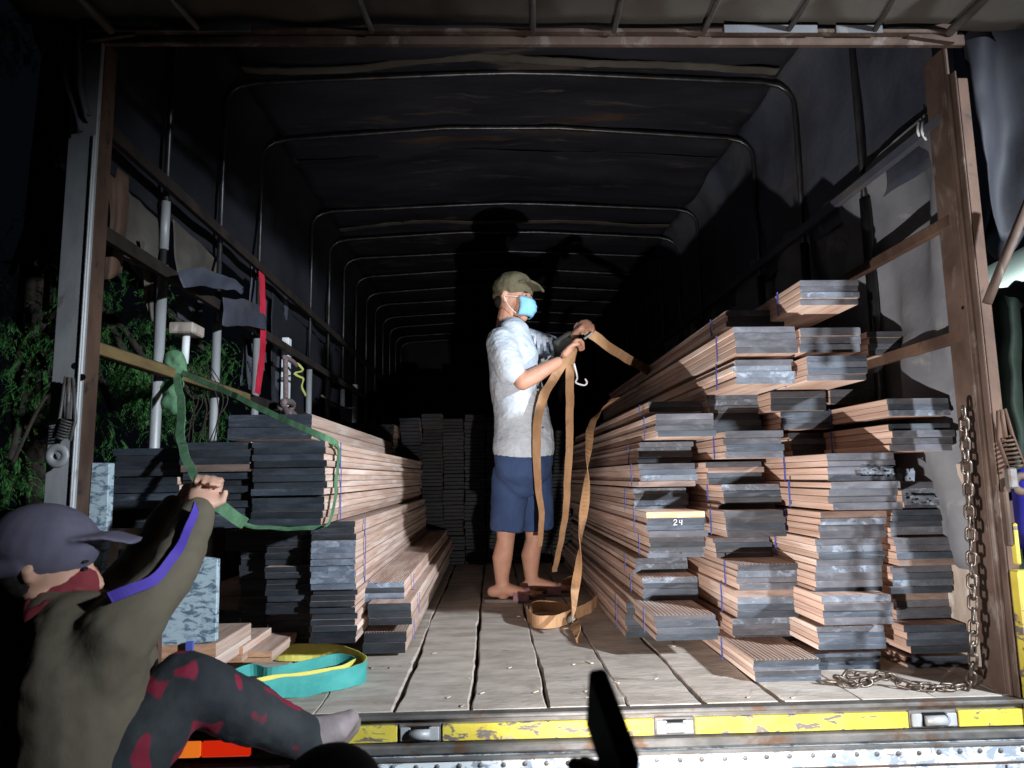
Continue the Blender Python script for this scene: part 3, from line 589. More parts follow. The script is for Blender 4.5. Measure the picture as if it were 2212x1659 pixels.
bundle(228, 384, 1031, 1098, 2.06, 4, 'blue-grey lower outermost bundle of the left pile above the peeling gate', L=2.6, lay='bbbb', group=GL, band=0)
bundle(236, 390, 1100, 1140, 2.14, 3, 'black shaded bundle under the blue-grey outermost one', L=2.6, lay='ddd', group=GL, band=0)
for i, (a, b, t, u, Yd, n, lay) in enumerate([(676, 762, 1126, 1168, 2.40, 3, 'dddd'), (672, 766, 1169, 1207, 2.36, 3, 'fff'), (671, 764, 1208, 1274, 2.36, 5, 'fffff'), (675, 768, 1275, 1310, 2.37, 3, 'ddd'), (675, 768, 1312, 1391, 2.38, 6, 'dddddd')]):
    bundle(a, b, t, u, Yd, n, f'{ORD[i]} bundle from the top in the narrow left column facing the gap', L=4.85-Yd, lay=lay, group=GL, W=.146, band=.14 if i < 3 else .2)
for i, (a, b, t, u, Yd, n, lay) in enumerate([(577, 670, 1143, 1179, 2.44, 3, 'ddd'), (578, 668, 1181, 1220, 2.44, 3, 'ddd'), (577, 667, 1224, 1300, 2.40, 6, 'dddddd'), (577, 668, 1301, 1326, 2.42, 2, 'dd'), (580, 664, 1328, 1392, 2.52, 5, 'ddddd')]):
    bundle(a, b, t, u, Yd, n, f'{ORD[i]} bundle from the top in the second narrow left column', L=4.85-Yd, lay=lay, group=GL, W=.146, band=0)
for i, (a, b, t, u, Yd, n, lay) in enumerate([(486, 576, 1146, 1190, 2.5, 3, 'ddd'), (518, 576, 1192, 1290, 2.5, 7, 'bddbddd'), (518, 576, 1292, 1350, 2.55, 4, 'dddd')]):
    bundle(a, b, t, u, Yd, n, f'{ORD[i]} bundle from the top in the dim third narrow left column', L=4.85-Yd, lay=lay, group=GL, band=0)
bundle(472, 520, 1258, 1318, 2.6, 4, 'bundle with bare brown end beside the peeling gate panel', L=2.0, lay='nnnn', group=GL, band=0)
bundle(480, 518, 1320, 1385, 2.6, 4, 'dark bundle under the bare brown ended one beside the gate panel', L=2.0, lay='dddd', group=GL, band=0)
for i, (a, b, t, u, Yd, n, lay, gv, lb) in enumerate([(787, 873, 1258, 1305, 2.55, 4, 'fkff', True, 'grooved top bundle with frosted ends of the low stack by the gap'), (797, 886, 1303, 1350, 2.47, 3, 'ddd', False, 'middle bundle with crooked black ends of the low stack by the gap'), (787, 874, 1364, 1411, 2.52, 2, 'dd', True, 'bottom bundle with black ends of the low stack by the gap')]):
    bundle(a, b, t, u, Yd, n, lb, L=5.0-Yd, lay=lay, group=GL, W=.146, grooved=gv, band=.2)
# offcut blocks in front of the left pile
bundle(333, 468, 1392, 1452, 2.02, 2, 'pinkish block of two planks with a blue band, in front of the left pile', L=.28, style='o', group='offcut bundles by the left gate', band=0)
bm = bmesh.new(); a, b = PY(404, 1385, 2.008), PY(416, 1455, 2.008); box(bm, a.x, b.x, 2.0, 2.010, b.z, a.z); tag(mobj('blue_band', bm, 'band'), 'blue plastic band round the pinkish block by the left gate', 'strapping band')
bundle(470, 520, 1398, 1432, 2.2, 2, 'small reddish offcut behind the yellow webbing', L=.3, style='o', group='offcut bundles by the left gate', band=0)
bundle(524, 588, 1408, 1432, 2.25, 2, 'pale offcut ends inside the yellow webbing loop', L=.3, style='o', group='offcut bundles by the left gate', band=0)
# ---------------------------------------------------- far stacks at the front of the bed (each bundle one thing)
def far_bundle(x, Y, z, wd, h, L, label, bare):
    bm = bmesh.new(); n = 4
    for i in range(n):
        j = rnd.uniform(-.004, .004); box(bm, x+.002+j, x+wd-.002+j, Y+rnd.uniform(-.012, .012), Y+L, z+h*i/n+.0008, z+h*(i+1)/n-.0014, .002, mi=0)
    bmesh.ops.recalc_face_normals(bm, faces=bm.faces); bm.normal_update()
    for f in bm.faces:
        if f.normal.y > -.3: f.material_index = 1
    o = mobj('far_bundle', bm, ['end_bare' if bare else 'end_wrap', 'timber_red']); tag(o, label, 'timber bundle', 'dark-ended bundles at the far end of the bed')
YB = 5.05; wB = .147; xB = PY(864, 1000, YB).x
tops = [PY(880, t, YB).z for t in (886, 878, 878, 900, 900, 905, 905, 908)]
for c in range(8):
    z = .004; r = 0; hs = []
    while z+.09 < tops[c]: h = rnd.uniform(.095, .112); hs.append(h); z += h
    z = .004; jx = 0
    for r, h in enumerate(hs):
        jx = rnd.uniform(-.006, .006)
        far_bundle(xB+c*(wB+.004)+jx, YB+rnd.uniform(-.03, .03), z, wB, h-.003, 1.2, f'dark wrapped bundle in far stack {["nearest the left pile", "second from the left pile", "third from the left pile", "fourth from the left pile", "behind the man", "right behind the man", "just right of the man", "furthest right"][c]}, {ORD[len(hs)-1-r]} from its top', rnd.random() < .0); z += h
for c in range(4):
    x = xB-.02-(c+1)*(wB+.005); z = PY(800, 1010, 4.9).z
    for r in range(3):
        h = .105+rnd.uniform(-.008, .008); far_bundle(x, 4.9+rnd.uniform(-.02, .02), z, wB, h-.003, 1.3, f'dim bundle on the far left heap, {ORD[2-r]} row down, {["nearest the gap", "second from the gap", "third from the gap", "nearest the stakes"][c]}', False); z += h
# support under that heap
for c in range(4):
    x = xB-.02-(c+1)*(wB+.005); z1 = PY(800, 1010, 4.9).z-.002; n = 4
    for r in range(n): far_bundle(x, 4.92, .003+z1*r/n, wB, z1/n-.004, 1.3, f'lower bundle of the far left heap, {ORD[3-r+3]} row down, {["nearest the gap", "second from the gap", "third from the gap", "nearest the stakes"][c]}', False)

# ================================================================== STRAPS, ROPES, CHAIN
def zloop(pts, z): return [PZ(a, b, z) for a, b in pts]
outer = zloop([(470, 1402), (520, 1396), (600, 1410), (690, 1408), (760, 1420), (789, 1437), (778, 1457), (700, 1475), (600, 1488), (500, 1502), (430, 1515)], .03)
inner = zloop([(480, 1468), (540, 1449), (590, 1452), (660, 1440), (720, 1425), (758, 1426), (768, 1434), (740, 1448), (660, 1462), (560, 1477), (480, 1492)], .032)
web = thing('lashing_strap', 'flat lashing strap, yellow on one side and teal on the other, looped on the deck', 'strap')
ribbon('webbing', outer, (0, 0, .056), .003, ['straplemon', 'teal'], web)
ribbon('webbing', inner, (0, 0, .034), .003, ['teal', 'straplemon'], web)
# green strap
gs = thing('green_strap', 'green strap knotted to the left stake and looped round the left pile', 'strap')
kn = PY(378, 800, 2.55)
ribbon('webbing', [kn, PY(392, 870, 2.35), PY(392, 950, 2.1), PY(412, 1010, 1.98), PY(436, 1062, 1.9)], (.024, 0, .006), .006, 'green', gs)
ribbon('webbing', [PY(462, 1082, 1.92), PY(495, 1108, 1.97), PY(528, 1130, 2.03)], (.020, 0, .026), .008, 'green', gs, sm=3)
ribbon('webbing', [PY(528, 1132, 2.045), PY(560, 1139, 2.05), PY(620, 1140, 2.05), PY(690, 1139, 2.05), PY(703, 1136, 2.08)], (0, .02, .006), .004, 'green', gs)
sxs = PY(703, 1050, 2.06).x+.012
ribbon('webbing', [PX(704, 1136, sxs), PX(713, 1130, sxs), PX(722, 1080, sxs), PX(730, 1020, sxs), PX(731, 975, sxs), PX(722, 962, sxs)], (0, .028, .004), .004, 'green', gs)
ribbon('webbing', [kn, PY(470, 838, 2.4), PY(560, 880, 2.25), PY(640, 918, 2.15), PY(700, 946, 2.1), PX(728, 962, sxs)], (0, .010, .020), .006, 'green', gs)
bm = bmesh.new()
for i in range(14):
    t = i/13; c = kn+Vector((.014*math.sin(i*2.1), -.01, .05-.19*t)); ellip(bm, c, (.034+.008*math.sin(i*1.7), .028, .024), Matrix.Rotation(i*.8, 3, 'Y'), 10, 6)
remesh(mobj('knot', bm, 'green', gs), .006, 2, .008, .03)
tube('tail_end', [kn+Vector((0, 0, -.08)), kn+Vector((.03, -.02, -.16)), kn+Vector((.02, -.01, -.24))], .010, 'green', gs, 8, 4)
# red strap, hanging
o = ribbon('red_strap', [PX(565, 590, XL+.09), PX(568, 680, XL+.10), PX(567, 760, XL+.11), PX(556, 850, XL+.12)], (.0, .075, 0), .004, 'red'); tag(o, 'red webbing strap hanging from the left canopy rail', 'strap')
o = ribbon('lime_strap', [PX(640, 785, XL+.12), PX(656, 800, XL+.14), PX(636, 806, XL+.13), PX(655, 818, XL+.14), PX(652, 835, XL+.13), PX(660, 855, XL+.12)], (.002, .02, .012), .003, 'lime'); tag(o, 'curly lime yellow tape tied beside the white stake', 'strap')
rp_ = thing('brown_rope', 'knotted brown rope hanging down the white stake', 'rope')
tube('rope_strand', [PX(612, 772, XL+.11), PX(628, 778, XL+.12), PX(640, 790, XL+.12)], .014, 'rope', rp_, 7, 5)
tube('rope_strand', [PX(616, 775, XL+.12), PX(617, 820, XL+.12), PX(617, 870, XL+.12)], .014, 'rope', rp_, 7, 5)
tube('rope_knot', [PX(617, 865, XL+.14), PX(605, 878, XL+.15), PX(622, 890, XL+.12), PX(632, 872, XL+.14), PX(612, 868, XL+.17), PX(618, 892, XL+.15)], .018, 'rope', rp_, 7, 6)
for dx in (-8, 3, 14): tube('rope_strand', [PX(622, 885, XL+.13), PX(624+dx, 897, XL+.14), PX(626+dx, 912, XL+.13)], .013, 'rope', rp_, 7, 4)
tag(tube('thin_cord', [PX(x, y, XL+.07) for x, y in ((695, 855), (715, 868), (740, 880), (766, 882))], .008, 'rope', None, 6, 5), 'thin cord slung between the grey stakes on the left', 'cord')
# brush hung outside behind the first stake
br = thing('hanging_brush', 'small yellow-backed brush with white handle hung by the left stakes', 'brush')
a = PX(398, 712, XL-.05); box_ = bmesh.new(); box(box_, a.x-.04, a.x+.06, a.y-.06, a.y+.06, a.z-.025, a.z+.02, .006); mobj('brush_block', box_, 'ply', br)
tube('brush_handle', [PX(402, 725, XL-.04), PX(398, 785, XL-.04)], .016, 'white', br, 8)
# orange strap of the man
ob = thing('orange_strap', 'worn orange lashing strap held by the man and coiled at his feet', 'strap')
YM = 3.47
def Mn(px, py, dy=0): return PY(px, py, YM+dy)
fl = lambda x, y, z=.03: PZ(x, y, z)
ribbon('webbing', [Mn(1236, 752, -.12), Mn(1232, 800, -.14), Mn(1231, 870, -.14), Mn(1230, 950, -.14), Mn(1226, 1030, -.12), Mn(1222, 1110, -.1), Mn(1212, 1170, -.05), Mn(1198, 1235, .05)], lambda t: (.044*(1-.45*t), .02*t, 0), .003, 'orange', ob)
ribbon('webbing', [Mn(1232, 758, -.13), Mn(1200, 812, -.16), Mn(1172, 862, -.2), Mn(1160, 920, -.22), Mn(1160, 1000, -.22), Mn(1164, 1060, -.2), Mn(1170, 1120, -.15), Mn(1166, 1180, -.1)], lambda t: (.05*(1-.7*t)+.006, .01, 0), .003, 'orange', ob)
ribbon('webbing', [Mn(1262, 712, -.08), Mn(1290, 730, -.06), Mn(1340, 765, 0), Mn(1385, 792, .2), Mn(1420, 815, .5)], (.02, 0, .042), .003, 'orange', ob)
ribbon('webbing', [PY(1330, 860, 3.4), PY(1300, 885, 3.3), PY(1276, 925, 3.15), PY(1270, 990, 3.0), PY(1265, 1060, 2.97), PY(1257, 1130, 2.95), PY(1252, 1200, 2.93), PY(1243, 1270, 2.92), PZ(1236, 1345, .06)], lambda t: (.036*math.cos(t*11)+.002, .036*math.sin(t*11), .006), .003, 'orange', ob, 8)
ribbon('webbing', zloop([(1290, 1272), (1287, 1300), (1250, 1322), (1200, 1342), (1155, 1342), (1140, 1325), (1155, 1312), (1200, 1312), (1235, 1320)], .03), (0, 0, .050), .003, 'orange', ob, 7)
ribbon('webbing', zloop([(1215, 1262), (1250, 1250), (1283, 1262), (1290, 1278)], .03), (0, 0, .05), .003, 'orange', ob, 7)
ribbon('webbing', [PZ(1234, 1335, .02), PZ(1244, 1355, .03), PZ(1246, 1385, .006)], lambda t: (.035*math.sin(t*3+.3), .01, .02), .003, 'orange', ob, 6)
bm = bmesh.new(); ellip(bm, PZ(1236, 1342, .025), (.022, .02, .025), None, 10, 8); mobj('strap_buckle', bm, 'steel_grey', ob, True)
tube('buckle', [Mn(1256, 722, -.1), Mn(1275, 708, -.1), Mn(1282, 716, -.1), Mn(1262, 732, -.1)], .006, 'galv', ob, 7, 4)
tag(tube('white_cord', [Mn(1240, 785, -.15), Mn(1247, 815, -.15), Mn(1244, 826, -.15), Mn(1262, 832, -.15), Mn(1268, 826, -.15), Mn(1264, 818, -.15)], .0045, 'white', None, 7, 5), 'short white cord end dangling under the hands of the man', 'cord')
# chain
ch = thing('chain', 'rusty steel chain hanging by the right corner post and trailing on the deck', 'chain')
lb = bmesh.new(); n1, n2 = 20, 7
for i in range(n1):
    t = 2*math.pi*i/n1; cx, cy = math.cos(t)*.0105, math.sin(t)*.0105+(.0085 if math.sin(t) > 0 else -.0085)
    nrm = Vector((math.cos(t), math.sin(t), 0))
    for j in range(n2):
        q = 2*math.pi*j/n2; p = Vector((cx, cy, 0))+nrm*.0042*math.cos(q)+Vector((0, 0, .0042*math.sin(q))); lb.verts.new(p)
lb.verts.ensure_lookup_table()
for i in range(n1):
    for j in range(n2): f = lb.faces.new([lb.verts[((i+a) % n1)*n2+(j+b) % n2] for a, b in ((0, 0), (1, 0), (1, 1), (0, 1))]); f.smooth = True
lm = bpy.data.meshes.new('link'); lb.to_mesh(lm); lb.free(); lm.materials.append(M['chain'])
cp = smooth_path([PY(2080, 868, 1.955), PY(2086, 980, 1.95), PY(2094, 1100, 1.95), PY(2100, 1250, 1.95), PY(2103, 1380, 1.95), PZ(2098, 1462, .04), PZ(2085, 1482, .012), PZ(2050, 1484, .012), PZ(2000, 1484, .012), PZ(1960, 1480, .012), PZ(1930, 1464, .03), PZ(1905, 1460, .03), PZ(1880, 1470, .014), PZ(1855, 1478, .012), PZ(1830, 1474, .014), PZ(1812, 1462, .03), PZ(1835, 1458, .03), PZ(1868, 1459, .03)], 24)
acc = 0; prev = cp[0]; pitch = .0275; li = 0
for i in range(1, len(cp)):
    seg = (cp[i]-cp[i-1]).length; acc += seg
    if acc >= pitch:
        acc = 0; dirv = (cp[i]-prev).normalized(); prev = cp[i]
        o = bpy.data.objects.new('link', lm); COL.objects.link(o); o.parent = ch; q = dirv.to_track_quat('Y', 'Z')
        o.rotation_mode = 'QUATERNION'; o.rotation_quaternion = q @ Vector((0, 1, 0)).rotation_difference(Vector((0, 1, 0))) @ Matrix.Rotation(R(90*(li % 2)+rnd.uniform(25, 55)), 3, 'Y').to_quaternion(); o.location = cp[i]; li += 1

# ================================================================== PEOPLE
def fingers(bm, palm, fwd, down, side, curl=1.0, sc=1.0, thumb=1):
    """four curled fingers along 'side', each bending from fwd towards down, and a thumb"""
    fwd, down, side = [Vector(v).normalized() for v in (fwd, down, side)]
    for i, ln in enumerate((.068, .076, .070, .054)):
        b = palm+side*(.027-.018*i)*sc+fwd*.038*sc; a = 0; pts = [b-fwd*.02*sc]; p = b; pts.append(p.copy())
        for k, fr in enumerate((.42, .32, .26)):
            a += curl*(.75+.1*k); p = p+(fwd*math.cos(a)+down*math.sin(a))*ln*fr*sc; pts.append(p.copy())
        loft(bm, pts, [.0095*sc, .0095*sc, .0088*sc, .008*sc, .007*sc], hint=side, n=8)
    b = palm+side*.030*sc-fwd*.02*sc
    loft(bm, [b, b+(side*.6+fwd*.6)*.028*sc+down*.008, b+(side*.35+fwd)*.045*sc+down*.028*sc], [.012*sc, .0105*sc, .0085*sc], n=8)
def palm(bm, c, fwd, side, sc=1.0):
    fwd = Vector(fwd).normalized(); loft(bm, [c-fwd*.045*sc, c-fwd*.01*sc, c+fwd*.035*sc], [(.028*sc, .019*sc), (.038*sc, .019*sc), (.040*sc, .014*sc)], hint=side, n=12)

man = thing('person', 'masked man in white shirt and blue shorts standing in the gap, pulling an orange strap', 'person')
m2 = 1/442.0
fA, fB = PZ(1078, 1300, 0), PZ(1148, 1288, 0)           # heels on the deck
yA, yB = fA.y-YM, fB.y-YM
body = bmesh.new()
# legs
loft(body, [Mn(1112, 985, yA), Mn(1104, 1070, yA), Mn(1093, 1148, yA), Mn(1092, 1168, yA), Mn(1085, 1205, yA), Mn(1084, 1245, yA), Mn(1087, 1283, yA)], [.085, .072, .048, .044, .050, .036, .030], n=14)
loft(body, [Mn(1150, 985, yB), Mn(1152, 1070, yB), Mn(1154, 1148, yB), Mn(1154, 1166, yB), Mn(1146, 1200, yB), Mn(1147, 1240, yB), Mn(1151, 1272, yB)], [.085, .072, .048, .044, .050, .036, .030], n=14)
def foot(bm, heel, d):
    d = Vector(d).normalized(); s = d.cross(Vector((0, 0, 1)))
    loft(bm, [heel+Vector((0, 0, .035))-d*.01, heel+d*.06+Vector((0, 0, .045)), heel+d*.13+Vector((0, 0, .034)), heel+d*.19+Vector((0, 0, .024))], [(.030, .028), (.034, .034), (.042, .022), (.045, .013)], hint=s, n=12)
    for i in range(5):
        b = heel+d*(.20-.006*i)+s*(-.034+.017*i)+Vector((0, 0, .022)); loft(bm, [b-d*.02, b+d*(.024 - .003*i)], [.010-.0008*i, .009-.0008*i], n=7)
fdA, fdB = (1, -.12, 0), (1, .02, 0)
foot(body, fA+Vector((-.02, 0, .014)), fdA); foot(body, fB+Vector((-.02, 0, .014)), fdB)
# torso core, neck, head
loft(body, [Mn(1130, 985), Mn(1120, 900), Mn(1110, 800), Mn(1106, 735)], [(.13, .12), (.12, .115), (.15, .11), (.13, .09)], n=16)
loft(body, [Mn(1096, 735), Mn(1094, 705), Mn(1102, 675)], [(.07, .06), (.052, .055), (.055, .06)], n=14)
hc = Mn(1110, 648)
hr = Matrix.Rotation(R(6), 3, 'Y') @ Matrix.Rotation(R(-30), 3, 'Z')
def H(x, y, z): return hc + hr @ Vector((x, y, z))        # head local: +x face, -y his right side (towards us)
ellip(body, H(-.008, 0, .022), (.094, .074, .098), hr, 20, 14)
loft(body, [H(.022, 0, .02), H(.042, 0, -.045), H(.060, 0, -.088)], [(.064, .062), (.055, .052), (.030, .026)], n=14)
loft(body, [H(.082, 0, .012), H(.102, 0, -.012), H(.108, 0, -.026)], [.009, .012, .013], n=8)      # nose
for s in (-1, 1):
    loft(body, [H(-.012, s*.071, -.022), H(-.016, s*.080, .0), H(-.012, s*.078, .022)], [(.006, .011), (.007, .016), (.006, .012)], hint=(0, 1, 0), n=10)
    ellip(body, H(.076, s*.030, .014), (.014, .02, .008), hr, 10, 6)
# arms with hands
shA, elA, wrA, haA = Mn(1082, 745, -.17), Mn(1128, 826, -.25), Mn(1205, 782, -.20), Mn(1232, 752, -.17)
shB, elB, wrB, haB = Mn(1140, 742, .16), Mn(1192, 760, .10), Mn(1236, 728, -.06), Mn(1252, 712, -.12)
loft(body, [shA, shA.lerp(elA, .55), elA], [.055, .046, .038], n=12); loft(body, [elA, elA.lerp(wrA, .35), wrA], [.038, .040, .026], n=12)
loft(body, [shB, shB.lerp(elB, .55), elB], [.055, .046, .038], n=12); loft(body, [elB, elB.lerp(wrB, .35), wrB], [.038, .038, .026], n=12)
dA = (haA-wrA).normalized(); palm(body, haA, dA, (.2, 1, .1)); fingers(body, haA, dA, (.6, .5, -.7), (.1, -1, .35), .9)
dB = (haB-wrB).normalized(); palm(body, haB, dB, (.2, 1, .2)); fingers(body, haB, dB, (.7, -.5, -.6), (-.2, .5, .85), .9)
remesh(mobj('body', body, 'skin', man), .0062, 3)
# clothes
sh = bmesh.new()
loft(sh, [Mn(1131, 970), Mn(1131, 935), Mn(1124, 880), Mn(1112, 820), Mn(1108, 765), Mn(1106, 728)], [(.165, .152), (.160, .146), (.152, .132), (.160, .126), (.180, .124), (.150, .095)], n=24)
loft(sh, [Mn(1100, 728), Mn(1096, 706)], [(.085, .078), (.066, .062)], n=16)
loft(sh, [Mn(1084, 742, -.13), Mn(1092, 772, -.20), Mn(1103, 798, -.23)], [.080, .072, .072], n=14)
loft(sh, [Mn(1135, 740, .13), Mn(1162, 748, .15), Mn(1188, 757, .12)], [.080, .080, .078], n=14)
shirt = remesh(mobj('shirt', sh, 'shirt', man), .009, 4, .014, .08)
for k in range(3):
    c0, c1 = Mn(1160+k*14, 722+4*k, .04), Mn(1166+k*14, 786-3*k, .04)
    ribbon('sleeve_stripe', [c0+Vector((0, 0, .0)), c0.lerp(c1, .5)+Vector((0, -.035, 0)), c1], (.014, 0, 0), .004, 'stripe', man)
tube('collar', [Mn(1072, 716, -.03), Mn(1085, 708, -.08), Mn(1108, 716, -.085), Mn(1124, 732, -.05)], .013, 'shirt', man, 8, 5)
for k in range(4):
    bmv = bmesh.new(); ellip(bmv, Mn(1158+k*5, 800+k*42, -.145), (.006, .004, .006), None, 8, 6); mobj('button', bmv, 'stripe', man, True)
so = bmesh.new()
loft(so, [Mn(1131, 955), Mn(1131, 1000), Mn(1130, 1030), Mn(1130, 1050)], [(.150, .142), (.152, .146), (.13, .125), (.06, .08)], n=22)
loft(so, [Mn(1106, 1010, yA), Mn(1100, 1080, yA), Mn(1095, 1148, yA)], [(.10, .098), (.098, .090), (.098, .088)], n=18, caps=False)
loft(so, [Mn(1152, 1010, yB), Mn(1155, 1080, yB), Mn(1158, 1146, yB)], [(.10, .098), (.096, .094), (.095, .092)], n=18, caps=False)
remesh(mobj('shorts', so, 'shorts', man), .009, 14, .014, .08)
# hat with peak
ht = bmesh.new()
ellip(ht, H(-.012, 0, .062), (.108, .090, .082), hr, 22, 14)
loft(ht, [H(.06, 0, .070), H(.115, 0, .068), H(.150, 0, .052)], [(.078, .012), (.070, .008), (.045, .006)], hint=(0, 1, 0), n=18)
loft(ht, [H(-.02, 0, .030), H(-.085, 0, .020)], [(.086, .034), (.062, .030)], hint=(0, 1, 0), n=18)
remesh(mobj('hat', ht, 'hat', man), .006, 3, .012, .05)
# surgical mask
mk = bmesh.new(); rows = []
for j in range(9):
    v = j/8; row = []
    for i in range(15):
        u = -1+2*i/14; ang = u*1.25; rr = .066+.012*math.sin(v*math.pi)+(.0025 if j % 2 else -.0015)
        z = .002-.092*v; x = .040+rr*math.cos(ang)*(1-.25*max(0, v-.6)); row.append(mk.verts.new(H(x+.008*math.sin(v*math.pi), .069*math.sin(ang)*(1-.3*max(0, v-.5)), z)))
    rows.append(row)
for j in range(8):
    for i in range(14): mk.faces.new((rows[j][i], rows[j][i+1], rows[j+1][i+1], rows[j+1][i]))
mo = mobj('face_mask', mk, 'mask', man, True); mo.modifiers.new('s', 'SOLIDIFY').thickness = .003
for z0 in (-.002, -.085): tube('ear_loop', [H(.055, -.066, z0), H(.02, -.079, z0*.6), H(-.014, -.084, .0)], .0016, 'white', man, 5, 4)
for s in (-1, 1):
    e_ = bmesh.new(); ellip(e_, H(.082, s*.031, .012), (.006, .011, .004), hr, 8, 6); mobj('eye', e_, 'eye', man, True)
    e_ = bmesh.new(); ellip(e_, H(.082, s*.032, .027), (.006, .016, .0035), hr, 8, 6); mobj('eyebrow', e_, 'hair', man, True)
hb = bmesh.new(); ellip(hb, H(-.045, 0, -.005), (.058, .070, .050), hr, 14, 10); mobj('hair', hb, 'hair', man, True)
# glove / dark sleeve on far forearm
gv = bmesh.new(); loft(gv, [elB.lerp(wrB, .0), elB.lerp(wrB, .95)], [.046, .036], n=12); mobj('arm_sleeve', gv, 'glove', man, True)
# sandals
for fp, fd, nm in ((fA, fdA, 0), (fB, fdB, 1)):
    d = Vector(fd).normalized(); s = d.cross(Vector((0, 0, 1))); b0 = fp+Vector((-.02, 0, 0))
    so_ = bmesh.new(); pr = []
    for t, wd in ((-.055, .018), (-.045, .032), (0, .038), (.08, .036), (.15, .046), (.20, .048), (.235, .038), (.248, .018)): pr.append((t, wd))
    out = [b0+d*t+s*w_ for t, w_ in pr]+[b0+d*t-s*w_ for t, w_ in pr[::-1]]
    v0 = [so_.verts.new(p+Vector((0, 0, .001))) for p in out]; v1 = [so_.verts.new(p+Vector((0, 0, .016))) for p in out]; n = len(out)
    so_.faces.new(v0); so_.faces.new(v1[::-1]); [so_.faces.new((v0[i], v0[(i+1) % n], v1[(i+1) % n], v1[i])) for i in range(n)]
    sd_ = mobj('sandal', so_, 'sole', man)
    arc = [b0+d*.13+s*(.050*math.cos(a_))+Vector((0, 0, .012+.052*math.sin(a_))) for a_ in [math.pi*i/10 for i in range(11)]]
    ribbon('sandal_strap', arc, d*.075, .005, 'sandal', sd_, 0)

# ---------------------------------------------------- helper at the lower left, reaching up to the strap
YP = 1.62
hp = thing('person', 'person in olive jacket and cap, foot on the sill, gripping the green strap', 'person')
def Q(px, py, dy=0): return PY(px, py, YP+dy)
bd = bmesh.new()
hc2 = Q(105, 1225, .02); hr2 = Matrix.Rotation(R(10), 3, 'Y') @ Matrix.Rotation(R(12), 3, 'Z')
def H2(x, y, z): return hc2 + hr2 @ Vector((x, y, z))
ellip(bd, H2(-.005, 0, .02), (.090, .072, .10), hr2, 20, 14)
loft(bd, [H2(.02, 0, .02), H2(.042, 0, -.045), H2(.060, 0, -.085)], [(.062, .060), (.054, .052), (.03, .026)], n=14)
loft(bd, [H2(.080, 0, .012), H2(.100, 0, -.012), H2(.107, 0, -.026)], [.009, .013, .014], n=8)
loft(bd, [H2(.078, 0, -.046), H2(.084, 0, -.052)], [(.02, .006), (.018, .005)], n=8)
for s in (-1, 1):
    loft(bd, [H2(-.012, s*.070, -.022), H2(-.016, s*.080, .0), H2(-.012, s*.077, .022)], [(.006, .011), (.007, .016), (.006, .012)], n=10)
loft(bd, [Q(130, 1380), Q(118, 1320), H2(-.01, 0, -.03)], [.06, .046, .05], n=14)
loft(bd, [Q(190, 1700), Q(190, 1560), Q(170, 1470)], [.11, .11, .10], n=14)
sA, eA, wA, hA = Q(255, 1370, -.06), Q(372, 1235, .06), Q(425, 1110, .2), Q(440, 1070, .24)
sB, eB, wB_, hB = Q(215, 1340, .16), Q(300, 1215, .28), Q(375, 1095, .33), Q(398, 1058, .32)
loft(bd, [sA, eA, wA], [.05, .038, .026], n=12); loft(bd, [sB, eB, wB_], [.045, .034, .024], n=12)
dA = (hA-wA).normalized(); palm(bd, hA, dA, (1, .3, 0), 1.05); fingers(bd, hA, dA, (.3, -1, -.1), (.9, .2, -.2), 1.0, 1.05)
dB = (hB-wB_).normalized(); palm(bd, hB+Vector((0, .03, -.02)), dB, (1, .3, 0), .8)
remesh(mobj('body', bd, 'skin2', hp), .0065, 3)
jk = bmesh.new()
loft(jk, [Q(180, 1720), Q(190, 1560), Q(185, 1440), Q(175, 1365)], [(.17, .135), (.17, .13), (.18, .125), (.13, .09)], hint=(0, 1, 0), n=20)
loft(jk, [Q(135, 1370), Q(122, 1330)], [(.085, .08), (.068, .066)], n=16)
def mixp(a, b, t): return a.lerp(b, t)
loft(jk, [Q(200, 1500, -.02), Q(215, 1430, -.04), sA, mixp(sA, eA, .5), eA, mixp(eA, wA, .5), mixp(eA, wA, .97)], [.115, .105, .080, .064, .058, .050, .042], n=16)
loft(jk, [Q(190, 1400, .08), sB, eB, mixp(eB, wB_, .95)], [.075, .066, .048, .036], n=16)
remesh(mobj('jacket', jk, 'jacket', hp), .009, 3, .024, .09)
off = Vector((-.012, -.058, .012))
ribbon('sleeve_piping', [Q(236, 1292, -.11), Q(285, 1275, -.09), Q(340, 1240, -.03), Q(385, 1185, .03), Q(415, 1130, .10), Q(424, 1092, .135)], (.012, 0, -.02), .006, 'purple', hp)
gt = bmesh.new(); ellip(gt, H2(.034, 0, -.078), (.073, .070, .050), hr2, 18, 12); loft(gt, [Q(132, 1372), Q(122, 1325), H2(.026, 0, -.085), H2(.050, 0, -.055), H2(.062, 0, -.035)], [.082, .072, (.068, .068), (.064, .062), (.056, .054)], n=18); remesh(mobj('neck_gaiter', gt, 'redmask', hp), .006, 2, .012, .04)
e_ = bmesh.new(); ellip(e_, H2(.082, -.031, .012), (.006, .011, .004), hr2, 8, 6); mobj('eye', e_, 'eye', hp, True)
e_ = bmesh.new(); ellip(e_, H2(.080, -.033, .028), (.006, .016, .0035), hr2, 8, 6); mobj('eyebrow', e_, 'hair', hp, True)
hb = bmesh.new(); ellip(hb, H2(-.035, 0, -.01), (.066, .073, .066), hr2, 14, 10); mobj('hair', hb, 'hair', hp, True)
mk = bmesh.new(); rows = []
for j in range(9):
    v = j/8; row = []
    for i in range(17):
        u = -1+2*i/16; ang = u*1.6; rr = .074+.010*math.sin(v*math.pi); z = .000-.125*v
        row.append(mk.verts.new(H2(.030+rr*math.cos(ang)*(1-.25*max(0, v-.6))+.006*math.sin(v*math.pi), .074*math.sin(ang)*(1-.2*max(0, v-.5)), z)))
    rows.append(row)
